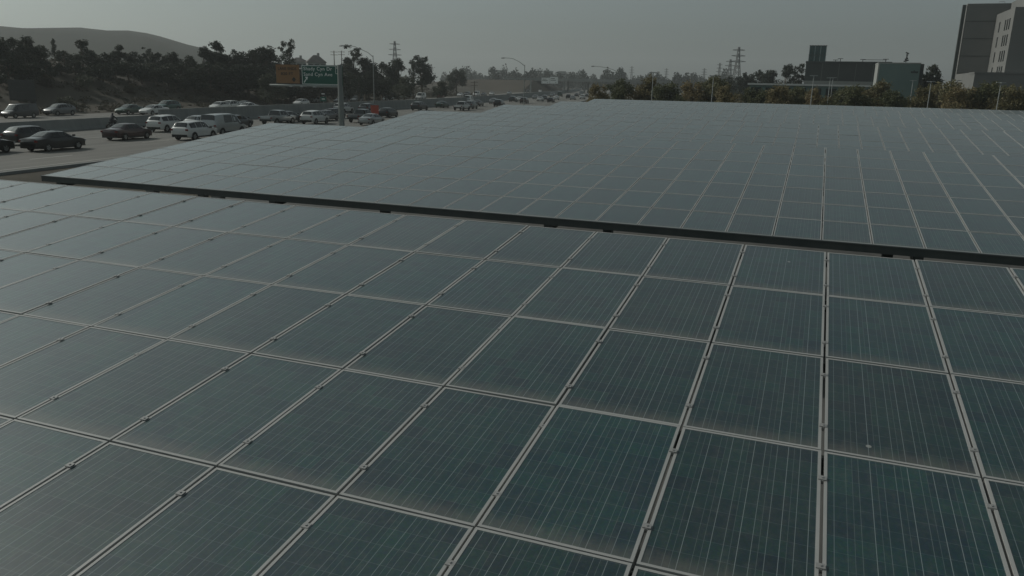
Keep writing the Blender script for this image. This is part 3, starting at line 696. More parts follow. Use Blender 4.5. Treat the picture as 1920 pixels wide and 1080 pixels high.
CARMESH = {}
def car_proto(kind):
    if kind in CARMESH: return CARMESH[kind]
    P = car_meshes(kind); d = CARS[kind]; r = {}
    r['body'] = P['body'].mesh(kind + '_body', [paint('white')], 32)
    r['windscreen'] = P['windscreen'].mesh('windscreen', [M['cglass']], 30); r['rear_window'] = P['rear_window'].mesh('rear_window', [M['cglass']], 30)
    r['side'] = [w.mesh('side_window', [M['cglass']]) for w in P['side_windows']]
    r['head'] = [w.mesh('headlight', [M['lamp']]) for w in P['headlight']]; r['tail'] = [w.mesh('taillight', [M['tail']]) for w in P['taillight']]
    r['mirror'] = [w.mesh('mirror', [M['trim']]) for w in P['mirror']]; r['trim'] = P['trim'].mesh('black_trim', [M['trim']])
    t, rim = wheel_mesh(d['wr']); r['tyre'] = t.mesh('wheel', [M['tyre']], 40); r['rim'] = rim.mesh('rim', [M['rim']])
    # one-mesh version for cars a few pixels long
    far = MB()
    def add(src, m, M4=None):
        n = len(far.v); far.v += [tuple(M4 @ Vector(p)) if M4 else p for p in src.v]; far.f += [tuple(i + n for i in f) for f in src.f]; far.m += [m] * len(src.f)
    add(P['body'], 0)
    for w in [P['windscreen'], P['rear_window']] + P['side_windows']: add(w, 1)
    add(P['trim'], 2)
    for w in P['taillight']: add(w, 3)
    for w in P['headlight']: add(w, 4)
    for xw in d['wx']:
        for s in (1, -1): add(t, 2, Matrix.Translation((xw, s * (d['st'][5][5] - .09), d['wr'])))
    r['far'] = far.mesh(kind + '_far', [paint('white'), M['cglass'], M['trim'], M['tail'], M['lamp']])
    CARMESH[kind] = r; return r
KINDNAME = {'sedan': 'sedan_car', 'hatch': 'hatchback_car', 'suv': 'suv_car', 'pickup': 'pickup_truck', 'van': 'van'}
KINDCAT = {'sedan': 'car', 'hatch': 'car', 'suv': 'car', 'pickup': 'pickup truck', 'van': 'van'}
def car(px, py, kind, colour, label, away=True, scale=1.0, far=False):
    q = on_z(px, py, ZF); u, h = UH(q); rz = heading(h) + (0 if away else math.pi) + random.uniform(-.02, .02)
    r = car_proto(kind); loc = (q[0], q[1], ZF)
    grp = 'cars driving away on the near carriageway' if away else 'cars coming on the far carriageway'
    def setp(o): o.material_slots[0].link = 'OBJECT'; o.material_slots[0].material = paint(colour)
    if far:
        o = link(KINDNAME[kind], r['far']); o.location = loc; o.rotation_euler = (0, 0, rz); o.scale = (scale,) * 3; setp(o)
        return tag(o, label, KINDCAT[kind], grp)
    root = empty(KINDNAME[kind], loc, rz); root.scale = (scale,) * 3; tag(root, label, KINDCAT[kind], grp)
    b = link('body', r['body'], root); setp(b)
    link('windscreen', r['windscreen'], root); link('rear_window', r['rear_window'], root)
    for m in r['side']: link('side_window', m, root)
    for m in r['head']: link('headlight', m, root)
    for m in r['tail']: link('taillight', m, root)
    for m in r['mirror']: setp2 = link('mirror', m, root)
    link('black_trim', r['trim'], root)
    d = CARS[kind]
    for xw in d['wx']:
        for s in (1, -1):
            w = link('wheel', r['tyre'], root); w.location = (xw, s * (d['st'][5][5] - .09), d['wr']); link('rim', r['rim'], w)
    return root
A, T_ = True, False
near_cars = [
 (-38, 288, 'sedan', 'black', 'black car cut off by the left picture edge, near carriageway', A),
 (60, 270, 'hatch', 'black', 'black hatchback half hidden behind the black sedan at left', A),
 (103, 281, 'sedan', 'black', 'black sedan nearest the camera at the left, front of the pair', A),
 (241, 261, 'sedan', 'maroon', 'dark maroon sedan beside the median barrier, ahead of the black pair', A),
 (316, 246, 'suv', 'white', 'white SUV with its whole side visible, ahead of the maroon sedan', A),
 (367, 261, 'suv', 'white', 'white SUV whose wheels touch the canopy edge at left', A),
 (378, 242, 'hatch', 'silver', 'silver wagon just behind the front white SUV, roof showing', A),
 (421, 252, 'van', 'silver', 'silver van with square rear windows above the canopy edge', A),
 (444, 239, 'sedan', 'darkgrey', 'dark grey sedan just beyond the silver van', A),
 (522, 233, 'pickup', 'silver', 'silver pickup half hidden by the canopy edge, left of the sign post', A),
 (540, 229, 'sedan', 'darkgrey', 'dark grey sedan beyond the half hidden silver pickup', A),
 (591, 232, 'suv', 'white', 'white SUV directly left of the sign post', A),
 (612, 226, 'sedan', 'grey', 'grey sedan between the white SUV and the sign post', A),
 (628, 222, 'hatch', 'darkgrey', 'dark wagon partly hidden by the sign post', A),
 (644, 212, 'suv', 'white', 'white SUV behind the sign post next to the median wall', A),
 (680, 229, 'pickup', 'grey', 'grey pickup right of the sign post beside the orange panel', A),
 (697, 234, 'sedan', 'silver', 'silver sedan cut by the canopy edge below the orange panel', A),
 (692, 212, 'suv', 'darkgrey', 'dark SUV behind the orange panel, near the median wall', A),
 (728, 220, 'hatch', 'black', 'black hatchback right of the orange panel', A),
]
for q in near_cars: car(q[0], q[1], q[2], q[3], q[4], q[5])
near_far = [
 (787, 207, 'suv', 'darkgrey', 'dark grey SUV above the notch between second and third canopies'), (795, 200, 'sedan', 'grey', 'grey sedan just past that dark SUV near the wall'),
 (829, 202, 'sedan', 'green', 'grey-green sedan alone in its lane above the third canopy'), (866, 207, 'pickup', 'white', 'white pickup above the third canopy'),
 (883, 204, 'suv', 'grey', 'grey SUV overlapping the white pickup on its right'), (879, 194, 'van', 'white', 'white van near the wall behind the grey SUV'),
 (896, 199, 'sedan', 'darkgrey', 'dark sedan right of the white van'), (926, 195, 'hatch', 'silver', 'silver hatchback behind the dark SUV at the fourth canopy edge'),
 (936, 200, 'suv', 'black', 'black SUV cut by the left edge of the fourth canopy'), (962, 191, 'suv', 'darkgrey', 'dark grey SUV left of the second lamp post'),
 (974, 190, 'sedan', 'white', 'white sedan touching the second lamp post on its left'), (983, 194, 'suv', 'brown', 'brown SUV at the foot of the second lamp post'),
 (1004, 186, 'hatch', 'silver', 'silver hatchback right of the second lamp post near the wall'), (1013, 190, 'sedan', 'white', 'white sedan seen from behind, right of the brown SUV'),
 (1022, 188, 'suv', 'grey', 'grey SUV right of the white sedan seen from behind'), (1033, 192, 'hatch', 'black', 'black hatchback at the left edge of the fifth canopy'),
 (1043, 187, 'sedan', 'white', 'white sedan just past that black hatchback'), (1036, 182, 'suv', 'silver', 'silver SUV by the wall above the black hatchback'),
 (1050, 181, 'van', 'green', 'dark green van by the wall, ahead of the silver SUV'), (1066, 185, 'suv', 'black', 'black SUV above the fifth canopy ridge'),
 (1074, 187, 'sedan', 'silver', 'silver sedan in front of the black SUV'), (1081, 181, 'sedan', 'darkgrey', 'dark sedan ahead of the silver one, near the first olive tree'),
 (1092, 186, 'suv', 'white', 'white SUV left of the first olive tree'), (1090, 179, 'van', 'silver', 'silver van beyond that white SUV'), (1100, 182, 'sedan', 'grey', 'grey sedan half behind the first olive tree')]
for q in near_far: car(*q, away=True, far=True)
far_cars = [
 (38, 221, 'van', 'darkgrey', 'dark grey minivan coming past the dark sign back', .86), (113, 216, 'hatch', 'grey', 'grey hatchback on the far side at left, right of the minivan', 1.05),
 (245, 214, 'sedan', 'green', 'dark green sedan on the far carriageway', 1.0), (290, 215, 'sedan', 'white', 'white sedan in front of the teal four-by-four', 1.0),
 (315, 208, 'suv', 'teal', 'teal green four-by-four with a white roof edge', 1.0), (413, 207, 'hatch', 'white', 'white hatchback leading the white group on the far side', 1.0),
 (431, 206, 'suv', 'white', 'white SUV right behind the leading white hatchback', .95), (458, 204, 'sedan', 'silver', 'silver sedan in the outer lane behind the white group', 1.0),
 (465, 208, 'sedan', 'white', 'white sedan cut by the median wall, last of the white group', 1.0), (565, 199, 'hatch', 'white', 'white hatchback above the median wall below the green sign', 1.0),
 (592, 193, 'sedan', 'silver', 'silver sedan left of the small roadside sign', 1.0), (640, 195, 'suv', 'darkgrey', 'dark SUV passing behind the big sign post', 1.0),
 (669, 193, 'suv', 'grey', 'grey SUV between the sign post and the first lamp post', 1.0)]
for q in far_cars: car(*q[:5], away=False, scale=q[5])
far_far = [(728, 189, 'sedan', 'white'), (741, 186, 'suv', 'darkgrey'), (760, 186, 'sedan', 'silver'), (770, 183, 'hatch', 'darkgrey'), (789, 187, 'van', 'white'), (826, 184, 'hatch', 'red'), (863, 181, 'sedan', 'white'), (876, 180, 'suv', 'grey'), (893, 181, 'van', 'white'),
           (907, 180, 'sedan', 'darkgrey'), (922, 178.5, 'hatch', 'white'), (955, 177, 'sedan', 'silver'), (990, 174, 'suv', 'darkgrey'), (1006, 172.5, 'sedan', 'black'), (1013, 173.5, 'suv', 'white'), (1022, 173, 'sedan', 'silver'), (1031, 172, 'hatch', 'white'), (1043, 171.5, 'suv', 'white'), (1053, 171, 'sedan', 'green'), (1062, 170, 'sedan', 'tan'), (1073, 170, 'suv', 'silver'), (1080, 168.5, 'hatch', 'darkgrey'), (1090, 168.5, 'suv', 'grey')]
for i, q in enumerate(far_far): car(*q, '%s %s far down the far carriageway, %s after the first lamp post' % ({'darkgrey': 'dark grey'}.get(q[3], q[3]), {'sedan': 'sedan', 'hatch': 'hatchback', 'suv': 'SUV', 'van': 'van'}[q[2]], ORD[i]), away=False, far=True)

# motorcyclist between the maroon sedan and the median barrier
q = on_z(213, 243, ZF); u, h = UH(q); rzm = heading(h)
mc = empty('motorcycle', (q[0], q[1], ZF), rzm); tag(mc, 'dark motorcycle beside the maroon sedan, close to the median barrier', 'motorcycle')
mb = MB(); mb.tube([(-.55, 0, .72), (-.1, 0, .80), (.25, 0, .92), (.5, 0, .78)], [.10, .16, .19, .09], 8); mb.tube([(-.1, 0, .3), (.3, 0, .45), (.2, 0, .85)], .14, 8); mb.build('frame', M['trim'], mc, 50)
mb = MB(); mb.tube([(.68, 0, .33), (.45, 0, 1.0), (.38, 0, 1.08)], .035, 6); mb.build('fork', M['galv'], mc, 50)
mb = MB(); mb.tube([(.36, -.36, 1.05), (.42, 0, 1.1), (.36, .36, 1.05)], .02, 6); mb.build('handlebar', M['trim'], mc, 50)
tm, rm = wheel_mesh(.32)
wm, rmm = tm.mesh('motorcycle_wheel', [M['tyre']], 40), rm.mesh('motorcycle_rim', [M['rim']])
for x in (-.72, .70):
    w = link('wheel', wm, mc); w.location = (x, 0, .32); w.scale = (1, .6, 1); link('rim', rmm, w)
me = bpy.data.meshes.new('rider'); J = [((-.25, 0, .86), .16), ((-.15, 0, 1.15), .17), ((.0, 0, 1.42), .17), ((.05, 0, 1.52), .07), ((.10, 0, 1.66), .125), ((.12, 0, 1.74), .10),
     ((.02, .21, 1.40), .075), ((.2, .30, 1.2), .055), ((.36, .32, 1.10), .045), ((.02, -.21, 1.40), .075), ((.2, -.30, 1.2), .055), ((.36, -.32, 1.10), .045),
     ((-.2, .16, .84), .11), ((.18, .22, .74), .085), ((-.05, .22, .36), .06), ((.08, .22, .30), .05), ((-.2, -.16, .84), .11), ((.18, -.22, .74), .085), ((-.05, -.22, .36), .06), ((.08, -.22, .30), .05)]
me.from_pydata([j[0] for j in J], [(0, 1), (1, 2), (2, 3), (3, 4), (4, 5), (2, 6), (6, 7), (7, 8), (2, 9), (9, 10), (10, 11), (0, 12), (12, 13), (13, 14), (14, 15), (0, 16), (16, 17), (17, 18), (18, 19)], [])
me.materials.append(mat('rider_clothing', (.02, .024, .03), .7))
rd = link('person', me); rd.location = (q[0], q[1], ZF); rd.rotation_euler = (0, 0, rzm); tag(rd, 'rider in dark clothes and helmet sitting on the motorcycle', 'person')
sk = rd.modifiers.new('skin', 'SKIN')
lay = me.skin_vertices[0] if me.skin_vertices else None
if lay is None:
    bm_ = bmesh.new(); bm_.from_mesh(me); bm_.verts.layers.skin.verify(); bm_.to_mesh(me); bm_.free(); lay = me.skin_vertices[0]
for i, j in enumerate(J): lay.data[i].radius = (j[1], j[1]); lay.data[i].use_root = (i == 0)
ss = rd.modifiers.new('sub', 'SUBSURF'); ss.levels = 1; ss.render_levels = 1
bpy.context.view_layer.update()

# orange panel standing between the queued cars
q = on_z(703, 224, ZF); u, h = UH(q)
s_ = empty('work_sign', (q[0], q[1], ZF), heading(h)); tag(s_, 'square orange-red panel on a stand beside the grey pickup', 'sign')
mb = MB(); mb.box(-.02, .02, -.65, .65, .75, 2.05); mb.build('panel', M['redpanel'], s_)
for y in (-.5, .5):
    mb = MB(); mb.tube([(-.35, y, 0), (0, y, 1.0), (.35, y, 0)], .025, 6); mb.build('leg', M['galv'], s_)

# ------------------------------------------------------------------ signs
def text_mesh(txt, size, m, name='lettering'):
    cu = bpy.data.curves.new('txt', 'FONT'); cu.body = txt; cu.size = size; cu.extrude = .006; cu.offset = .004; cu.align_x = 'LEFT'; cu.space_character = 1.12
    o = bpy.data.objects.new('txt', cu); C.objects.link(o); bpy.context.view_layer.update()
    me = bpy.data.meshes.new_from_object(o.evaluated_get(bpy.context.evaluated_depsgraph_get())); bpy.data.objects.remove(o)
    me.name = name; me.materials.clear(); me.materials.append(m); return me
def text_on(parent, txt, x, z, size, m, y=-.045, width=None):
    me = text_mesh(txt, size, m); xs = [v.co.x for v in me.vertices]
    o = link('lettering', me, parent); o.rotation_euler = (math.pi / 2, 0, 0)
    sx = width / (max(xs) - min(xs)) if width else 1.0
    o.scale = (sx, 1, 1); o.location = (x - min(xs) * sx, y, z); return o
pb = on_z(641, 240, ZF); us, hs_ = UH(pb)
def sxz(px, py): p = on_h(px, py, hs_); return UH(p)[0] - us, p[2] - ZF       # local x, z on the sign's plane
sg = empty('highway_sign', W3(us, hs_, ZF), YAW)
tag(sg, 'overhead highway sign on a cantilever post, orange panel beside a green exit panel', 'sign')
gx0, gz1 = sxz(565, 122.5); gx1, gz0 = sxz(643, 159.5); gz0 = sxz(604, 159.5)[1]; gz1 = sxz(604, 122.0)[1]
ox0 = sxz(518, 140)[0]; ox1 = sxz(561.5, 140)[0]
mb = MB(); mb.tube([(0, 0, -.1), (0, 0, gz1 + .05)], [.36, .30], 16); mb.build('post', M['lampgrey'], sg, 40)
mb = MB(); mb.tube([(0, 0, 0), (0, 0, .08)], .6, 16); mb.build('base_plate', M['galv'], sg)
bx0 = sxz(506, 160)[0]
mb = MB(); mb.tube([(0, .05, gz0 - .15), (bx0, .05, gz0 - .15)], [.19, .15], 10); mb.tube([(0, .28, gz1 - .5), (bx0 + 1, .28, gz1 - .5)], [.17, .12], 10); mb.build('arm', M['lampgrey'], sg, 40)
mb = MB(); mb.box(gx0, gx1, -.03, .03, gz0, gz1); gp = mb.build('green_panel', M['signgreen'], sg)
w_, h_ = gx1 - gx0, gz1 - gz0
mb = MB(); e = .07
for a, b, c, d in ((gx0 + .05, gx1 - .05, gz1 - e - .05, gz1 - .05), (gx0 + .05, gx1 - .05, gz0 + .05, gz0 + .05 + e), (gx0 + .05, gx0 + .05 + e, gz0 + .05 + e, gz1 - .05 - e), (gx1 - .05 - e, gx1 - .05, gz0 + .05 + e, gz1 - .05 - e)): mb.box(a, b, -.040, -.031, c, d)
mb.build('border', M['signwhite'], gp)
text_on(gp, 'Shady Cyn Dr', gx0 + w_ * .055, gz1 - h_ * .27, h_ * .25, M['signwhite'], width=w_ * .70)
text_on(gp, 'Sand Cyn Ave', gx0 + w_ * .055, gz1 - h_ * .55, h_ * .25, M['signwhite'], width=w_ * .70)
# exit number plate in the corner and the slanted arrow
mb = MB(); xa, xb, za, zb = gx1 - w_ * .165, gx1 - .13, gz1 - h_ * .43, gz1 - .13
for a, b, c, d in ((xa, xb, za, za + .05), (xa, xa + .05, za + .05, zb)): mb.box(a, b, -.040, -.031, c, d)
mb.build('exit_frame', M['signwhite'], gp)
text_on(gp, 'EXIT', xa + .12, gz1 - h_ * .17, h_ * .10, M['signwhite'], width=(xb - xa) * .68); text_on(gp, '3', xa + (xb - xa) * .42, gz1 - h_ * .375, h_ * .18, M['signwhite'])
ax, az = gx0 + w_ * .045, gz0 + h_ * .13; mb = MB(); L_ = h_ * .24
mb.poly([(ax, -.042, az), (ax + .12, -.042, az - .09), (ax + L_ * .9, -.042, az + L_ * .75), (ax + L_ * .75, -.042, az + L_ * .88)])
mb.poly([(ax + L_ * .35, -.042, az + L_ * 1.12), (ax + L_ * .95, -.042, az + L_ * .45), (ax + L_ * 1.15, -.042, az + L_ * 1.15)])
mb.build('arrow', M['signwhite'], gp)
mb = MB(); mb.box(ox0, ox1, -.03, .03, gz0 + .12, gz1); op = mb.build('orange_panel', M['signorange'], sg)
ow = ox1 - ox0
text_on(op, 'LANE ENDS', ox0 + ow * .10, gz1 - h_ * .27, h_ * .20, M['signblack'], width=ow * .78)
text_on(op, '820 FT', ox0 + ow * .22, gz1 - h_ * .53, h_ * .20, M['signblack'], width=ow * .52)
mb = MB(); cx_, cz_, rr = ox0 + ow * .76, gz0 + h_ * .25, h_ * .13
mb.poly([(cx_ + rr * math.cos(t), -.042, cz_ + rr * math.sin(t)) for t in (0, math.pi / 2, math.pi, 3 * math.pi / 2)][::-1]); mb.build('diamond_mark', M['signblack'], op)
for px in (576, 556, 600):
    x = sxz(px, 160)[0]; mb = MB(); mb.tube([(x, -.05, gz0 - .2), (x, -1.0, gz0 - .25)], .03, 6); mb.box(x - .22, x + .22, -1.15, -.85, gz0 - .30, gz0 - .12); mb.build('sign_light', M['galv'], sg)
# back of a sign for the other direction, far left
q = on_z(66, 217, ZF); u9, h9 = UH(q)
def at9(px, py): p = on_h(px, py, h9); return UH(p)[0] - u9, p[2] - ZF
sb = empty('road_sign', W3(u9, h9, ZF), YAW); tag(sb, 'dark back of a big road sign at the far left edge', 'sign')
x0, z1 = at9(14, 149); x1, z0 = at9(68, 190)
mb = MB(); mb.box(x0, x1, -.06, .06, z0, z1); pn = mb.build('panel', M['signback'], sb)
for z in np.linspace(z0 + .3, z1 - .3, 4):
    mb = MB(); mb.box(x0 + .1, x1 - .1, -.14, -.062, z - .06, z + .06); mb.build('stiffener', M['signback'], pn)
mb = MB(); mb.tube([(-.4, .3, 0), (-.4, .3, z1 - .3)], [.42, .34], 12); mb.build('post', M['signback'], sb, 40)
mb = MB(); mb.tube([(-.4, .3, z0 + .8), (x0, .3, z0 + .8)], .2, 8); mb.build('arm', M['signback'], sb, 40)
# small sign pair on the median wall
q = on_z(606, 213, ZF); u8, h8 = UH(q); u8 = B(h8)
def at8(px, py): p = on_h(px, py, h8); return UH(p)[0] - u8, p[2] - ZF
rs = empty('roadside_sign', W3(u8, h8, ZF + 1.75), YAW); tag(rs, 'small black and green sign pair on the median wall under the big sign', 'sign')
x0, z1 = at8(600.5, 171.5); x1, z0 = at8(611.5, 180.5); _, z2 = at8(606, 190)
for nm, a, b, m in (('upper_panel', z0, z1, 'signblack'), ('lower_panel', z2, z0 - .08, 'signgreen')):
    mb = MB(); mb.box(x0, x1, -.03, .03, a - 1.75, b - 1.75); pn = mb.build(nm, M[m], rs)
    mb = MB(); mb.box(x0 + .25, x1 - .25, -.042, -.032, (a + b) / 2 - 1.83, (a + b) / 2 - 1.67); mb.build('marking', M['signwhite'], pn)
mb = MB(); mb.tube([((x0 + x1) / 2, .06, -.05), ((x0 + x1) / 2, .06, z1 - 1.9)], .05, 8); mb.build('post', M['galv'], rs)

# ------------------------------------------------------------------ lamp posts
def street_lamp(base, joint_z, arm, label, zb, r=.11):
    """curved-arm lamp; arm = local points (along the arm direction, up) beyond the joint"""
    o = empty('street_lamp', (base[0], base[1], zb), math.atan2(-U2[1], -U2[0])); tag(o, label, 'lamp post', 'freeway lamp posts')
    mb = MB(); mb.tube([(0, 0, 0), (0, 0, joint_z - zb)], [r, r * .6], 10); mb.build('post', M['lampgrey'], o, 40)
    mb = MB(); mb.tube([(0, 0, joint_z - zb - .25)] + [(a, 0, z - zb) for a, z in arm], [r * .6] + [r * .45] * len(arm), 8); mb.build('arm', M['lampgrey'], o, 40)
    a, z = arm[-1]; mb = MB(); mb.tube([(a - .15, 0, z - zb), (a + .2, 0, z - zb - .02), (a + .75, 0, z - zb - .05)], [.07, .15, .10], 8); mb.build('lamp_head', M['galv'], o, 40)
    mb = MB(); mb.tube([(0, 0, 0), (0, 0, .35)], r * 1.7, 10); mb.build('base', M['concrete'], o)
def lamp_px(px, pbase, zbase, joint, pts, label, zb=None):
    q = on_z(px, pbase, zbase); u, h = UH(q)
    jz = on_h(px, joint, h)[2]
    arm = [(u - UH(on_h(x, y, h))[0], on_h(x, y, h)[2]) for x, y in pts]
    street_lamp(q, jz, arm, label, zbase if zb is None else zb)
lamp_px(702, 208, ZF, 104, [(690, 98.5), (666, 87.5), (655, 85.5), (643, 85.5)], 'tall freeway lamp post with curved arm right of the highway sign', ZF + 1.5)
lamp_px(982, 205, ZF, 121.5, [(974, 116), (962, 110), (955, 109), (946, 108.5)], 'second freeway lamp post, in the middle above the far canopies')
lamp_px(1160, 206, 0, 135.5, [(1148, 130), (1134, 126.5), (1126, 125), (1114, 124)], 'third freeway lamp post, by the first olive-brown trees')

M['lotpole'] = mat('lot_pole_paint', (.34, .36, .35), .6)
def lot_light(px, ptop, pbase, label, dist, arms=1):
    d = ray(px, ptop); q = d * (dist / np.linalg.norm(d[:2])); z = CAMZ + q[2]
    o = empty('lot_light', (q[0], q[1], 0), YAW); tag(o, label, 'lamp post', 'parking lot light poles')
    mb = MB(); mb.tube([(0, 0, 0), (0, 0, z)], [.075, .05], 8); mb.build('pole', M['lotpole'], o, 40)
    mb = MB(); mb.box(-.09, .09, -.5, .5, z, z + .12); mb.box(-.55, .55, -.14, .14, z + .03, z + .13); mb.build('lamp_head', M['lotpole'], o)
    mb = MB(); mb.tube([(0, 0, 0), (0, 0, .7)], .25, 10); mb.build('base', M['concrete'], o)
for px, pt, dd, lab in [(1526, 143, 122, 'tallest white light pole in front of the dark hall'), (1557, 147, 134, 'thin light pole right of the tallest one'), (1562, 146.5, 142, 'short light pole right beside the thin one'), (1225, 137, 122, 'light pole at the first tall olive tree'),
                        (1338, 143, 124, 'light pole in the middle of the olive row'), (1295, 139, 190, 'far light pole between two olive trees'), (1712, 152, 160, 'small light pole in front of the pale hall'), (1746, 154, 128, 'light pole right of the pale hall'), (1877, 156, 126, 'light pole below the tower at right'), (1795, 152, 140, 'light pole at the left foot of the tower')]:
    lot_light(px, pt, 197, lab, dd)

# ------------------------------------------------------------------ far gantry, overpass, utility poles, pylons
q = on_z(995, 176, ZF); ug, hg = UH(q)
def atg(px, py): p = on_h(px, py, hg); return UH(p)[0] - ug, p[2] - ZF
gn = empty('sign_gantry', W3(ug, hg, ZF), YAW); tag(gn, 'far sign gantry with two white panels before the overpass', 'sign gantry')
xl, zt = atg(948, 147); xr, _ = atg(1048, 147)
mb = MB(); mb.tube([(0, 0, 0), (0, 0, zt + .3)], .3, 8); mb.build('post', M['lampgrey'], gn)
mb = MB(); mb.box(xl, xr, -.3, .3, zt - .35, zt + .25); mb.build('truss', M['lampgrey'], gn)
for a, b, t in ((1016, 1031, 145.5), (1032, 1046.5, 144)):
    x0, z1 = atg(a, t); x1, z0 = atg(b, 157); mb = MB(); mb.box(x0, x1, -.5, -.38, z0, z1); pn = mb.build('sign_panel', M['signwhite'], gn)
    for fz, fx0, fx1 in ((.75, .1, .6), (.5, .1, .75), (.15, .68, .8)):
        zz = z0 + (z1 - z0) * fz; mb = MB(); mb.box(x0 + (x1 - x0) * fx0, x0 + (x1 - x0) * fx1, -.53, -.505, zz - .12, zz + .12); mb.build('marking', M['signblack'], pn)
HB = 470
def ab(px, py): p = on_h(px, py, HB); return UH(p)[0], p[2]
ov = empty('overpass', W3(ab(1100, 150)[0], HB, 0), YAW); tag(ov, 'concrete overpass crossing the freeway in the far middle', 'bridge')
uo = ab(1100, 150)[0]; dk0 = ab(1100, 153.5)[1]; dk1 = ab(1100, 148)[1]; xa, xb = ab(1012, 150)[0] - uo, ab(1260, 150)[0] - uo
mb = MB(); mb.box(xa - 2, xb, -6, 6, dk0, dk1 - .9); mb.build('deck', M['deckconcrete'], ov)
for y in (-6, 5.7):
    mb = MB(); mb.box(xa - 2, xb, y, y + .3, dk1 - .895, dk1); mb.build('parapet', M['deckconcrete'], ov)
for px in (1062, 1100, 1150, 1200):
    x = ab(px, 150)[0] - uo; mb = MB()
    for y in (-4, 4): mb.tube([(x, y, ZF - 1), (x, y, dk0 + .02)], .65, 10)
    mb.build('pier', M['deckconcrete'], ov)
# approach fill of the overpass, left of the freeway
mb = MB(); u0_, u1_ = ab(840, 150)[0], ab(1008, 150)[0]; zt_ = ab(960, 150)[1]
slope = ab(1044, 170)[0]
prof = [(-28, ZF - .2), (-8, zt_), (8, zt_), (28, ZF - .2)]
rg = []
for u, k in ((u0_ - 60, 0.05), (u0_, .75), (u0_ + 25, 1), (u1_, 1), (slope, 0)):
    st_ = len(mb.v); rg.append(st_)
    for y, z in prof: mb.v.append(tuple(W3(u, HB + y, ZF - .2 + (z - ZF + .2) * k)))
for a, b in zip(rg, rg[1:]):
    for k in range(3): mb.f.append((a + k, b + k, b + k + 1, a + k + 1)); mb.m.append(0)
M['bank'] = noisy('bare_bank', (.055, .048, .038), (.09, .078, .06), .06, .95, 8)
tag(mb.build('embankment', M['bank']), kind='structure')
# utility pole on the far verge and two on the houses' hill
def util_pole(px, ptop, dist, label, gz=None):
    d = ray(px, ptop); q = d * (dist / np.linalg.norm(d[:2])); u, h = UH(q); g = ground_z(u, h) - .3 if gz is None else gz
    o = empty('utility_pole', (q[0], q[1], g), math.atan2(d[1], d[0]) - math.pi / 2); tag(o, label, 'utility pole', 'wooden utility poles'); z = CAMZ + q[2] - g
    mb = MB(); mb.tube([(0, 0, 0), (0, 0, z)], [.22, .15], 8); mb.build('pole', M['bark'], o)
    for k in (.5, 1.6):
        mb = MB(); mb.box(-1.4, 1.4, -.25, -.16, z - k - .08, z - k + .08); mb.build('crossarm', M['bark'], o)
util_pole(889.5, 152, 300, 'short utility pole on the dry bank left of the second lamp post')
util_pole(626, 95, 330, 'left of two utility poles above the green sign'); util_pole(640, 95, 345, 'right of two utility poles above the green sign')
M['pylon'] = mat('pylon_steel', (.16, .17, .17), .6, .3)
def pylon(px, ptop, dist, label, wide=6.0, heavy=.22, arms=3):
    d = ray(px, ptop); q = d * (dist / np.linalg.norm(d[:2])); z = CAMZ + q[2]
    o = empty('pylon', (q[0], q[1], -1), math.atan2(d[1], d[0]) - math.pi / 2 + .3); tag(o, label, 'pylon', 'power line pylons'); z += 1
    def half(t): return wide / 2 * (1 - t) + .55 * t
    for sx in (-1, 1):
        for sy in (-1, 1):
            mb = MB(); mb.tube([(sx * half(0), sy * half(0), 0), (sx * half(.7) * .75, sy * half(.7) * .75, z * .7), (sx * .4, sy * .4, z)], heavy, 4); mb.build('leg', M['pylon'], o)
    mb = MB(); K = 9
    def hw(t): return half(0) + (half(.7) * .75 - half(0)) * t / .7 if t < .7 else half(.7) * .75 + (.4 - half(.7) * .75) * (t - .7) / .3
    for k in range(K):
        t0, t1 = k / K, (k + 1) / K; a, b = hw(t0), hw(t1)
        for sy in (-1, 1):
            mb.tube([(-a, sy * a, z * t0), (b, sy * b, z * t1)], heavy * .6, 4); mb.tube([(a, sy * a, z * t0), (-b, sy * b, z * t1)], heavy * .6, 4)
            mb.tube([(sy * a, -a, z * t0), (sy * b, b, z * t1)], heavy * .6, 4); mb.tube([(sy * a, a, z * t0), (sy * b, -b, z * t1)], heavy * .6, 4)
    mb.build('lattice', M['pylon'], o)
    for k in range(arms):
        zz = z * (.72 + .11 * k); mb = MB(); w = wide * (.75 - .08 * k)
        for s in (-1, 1): mb.tube([(s * .3, 0, zz + .5), (s * w, 0, zz)], heavy * .7, 4); mb.tube([(s * .3, 0, zz - .4), (s * w, 0, zz)], heavy * .7, 4)
        mb.build('crossarm', M['pylon'], o)
pylon(740, 77, 620, 'lone lattice pylon above the left tree belt', 7, .2)
pylon(1386, 88, 560, 'tallest lattice pylon left of the dark hall', 7, .24)
pylon(1370, 111, 640, 'lower lattice pylon touching the tallest one', 6, .2); pylon(1350, 118, 900, 'faint narrow pylon left of the tall pair', 5, .22)
for px, pt, dd, lab in ((1321, 128, 1300, 'hazy pylon, fourth of the line from the tallest'), (1250, 128, 1500, 'hazy pylon near the first light pole'), (1185, 124, 1500, 'hazy pylon right of the third lamp post')): pylon(px, pt, dd, lab, 7, .3)

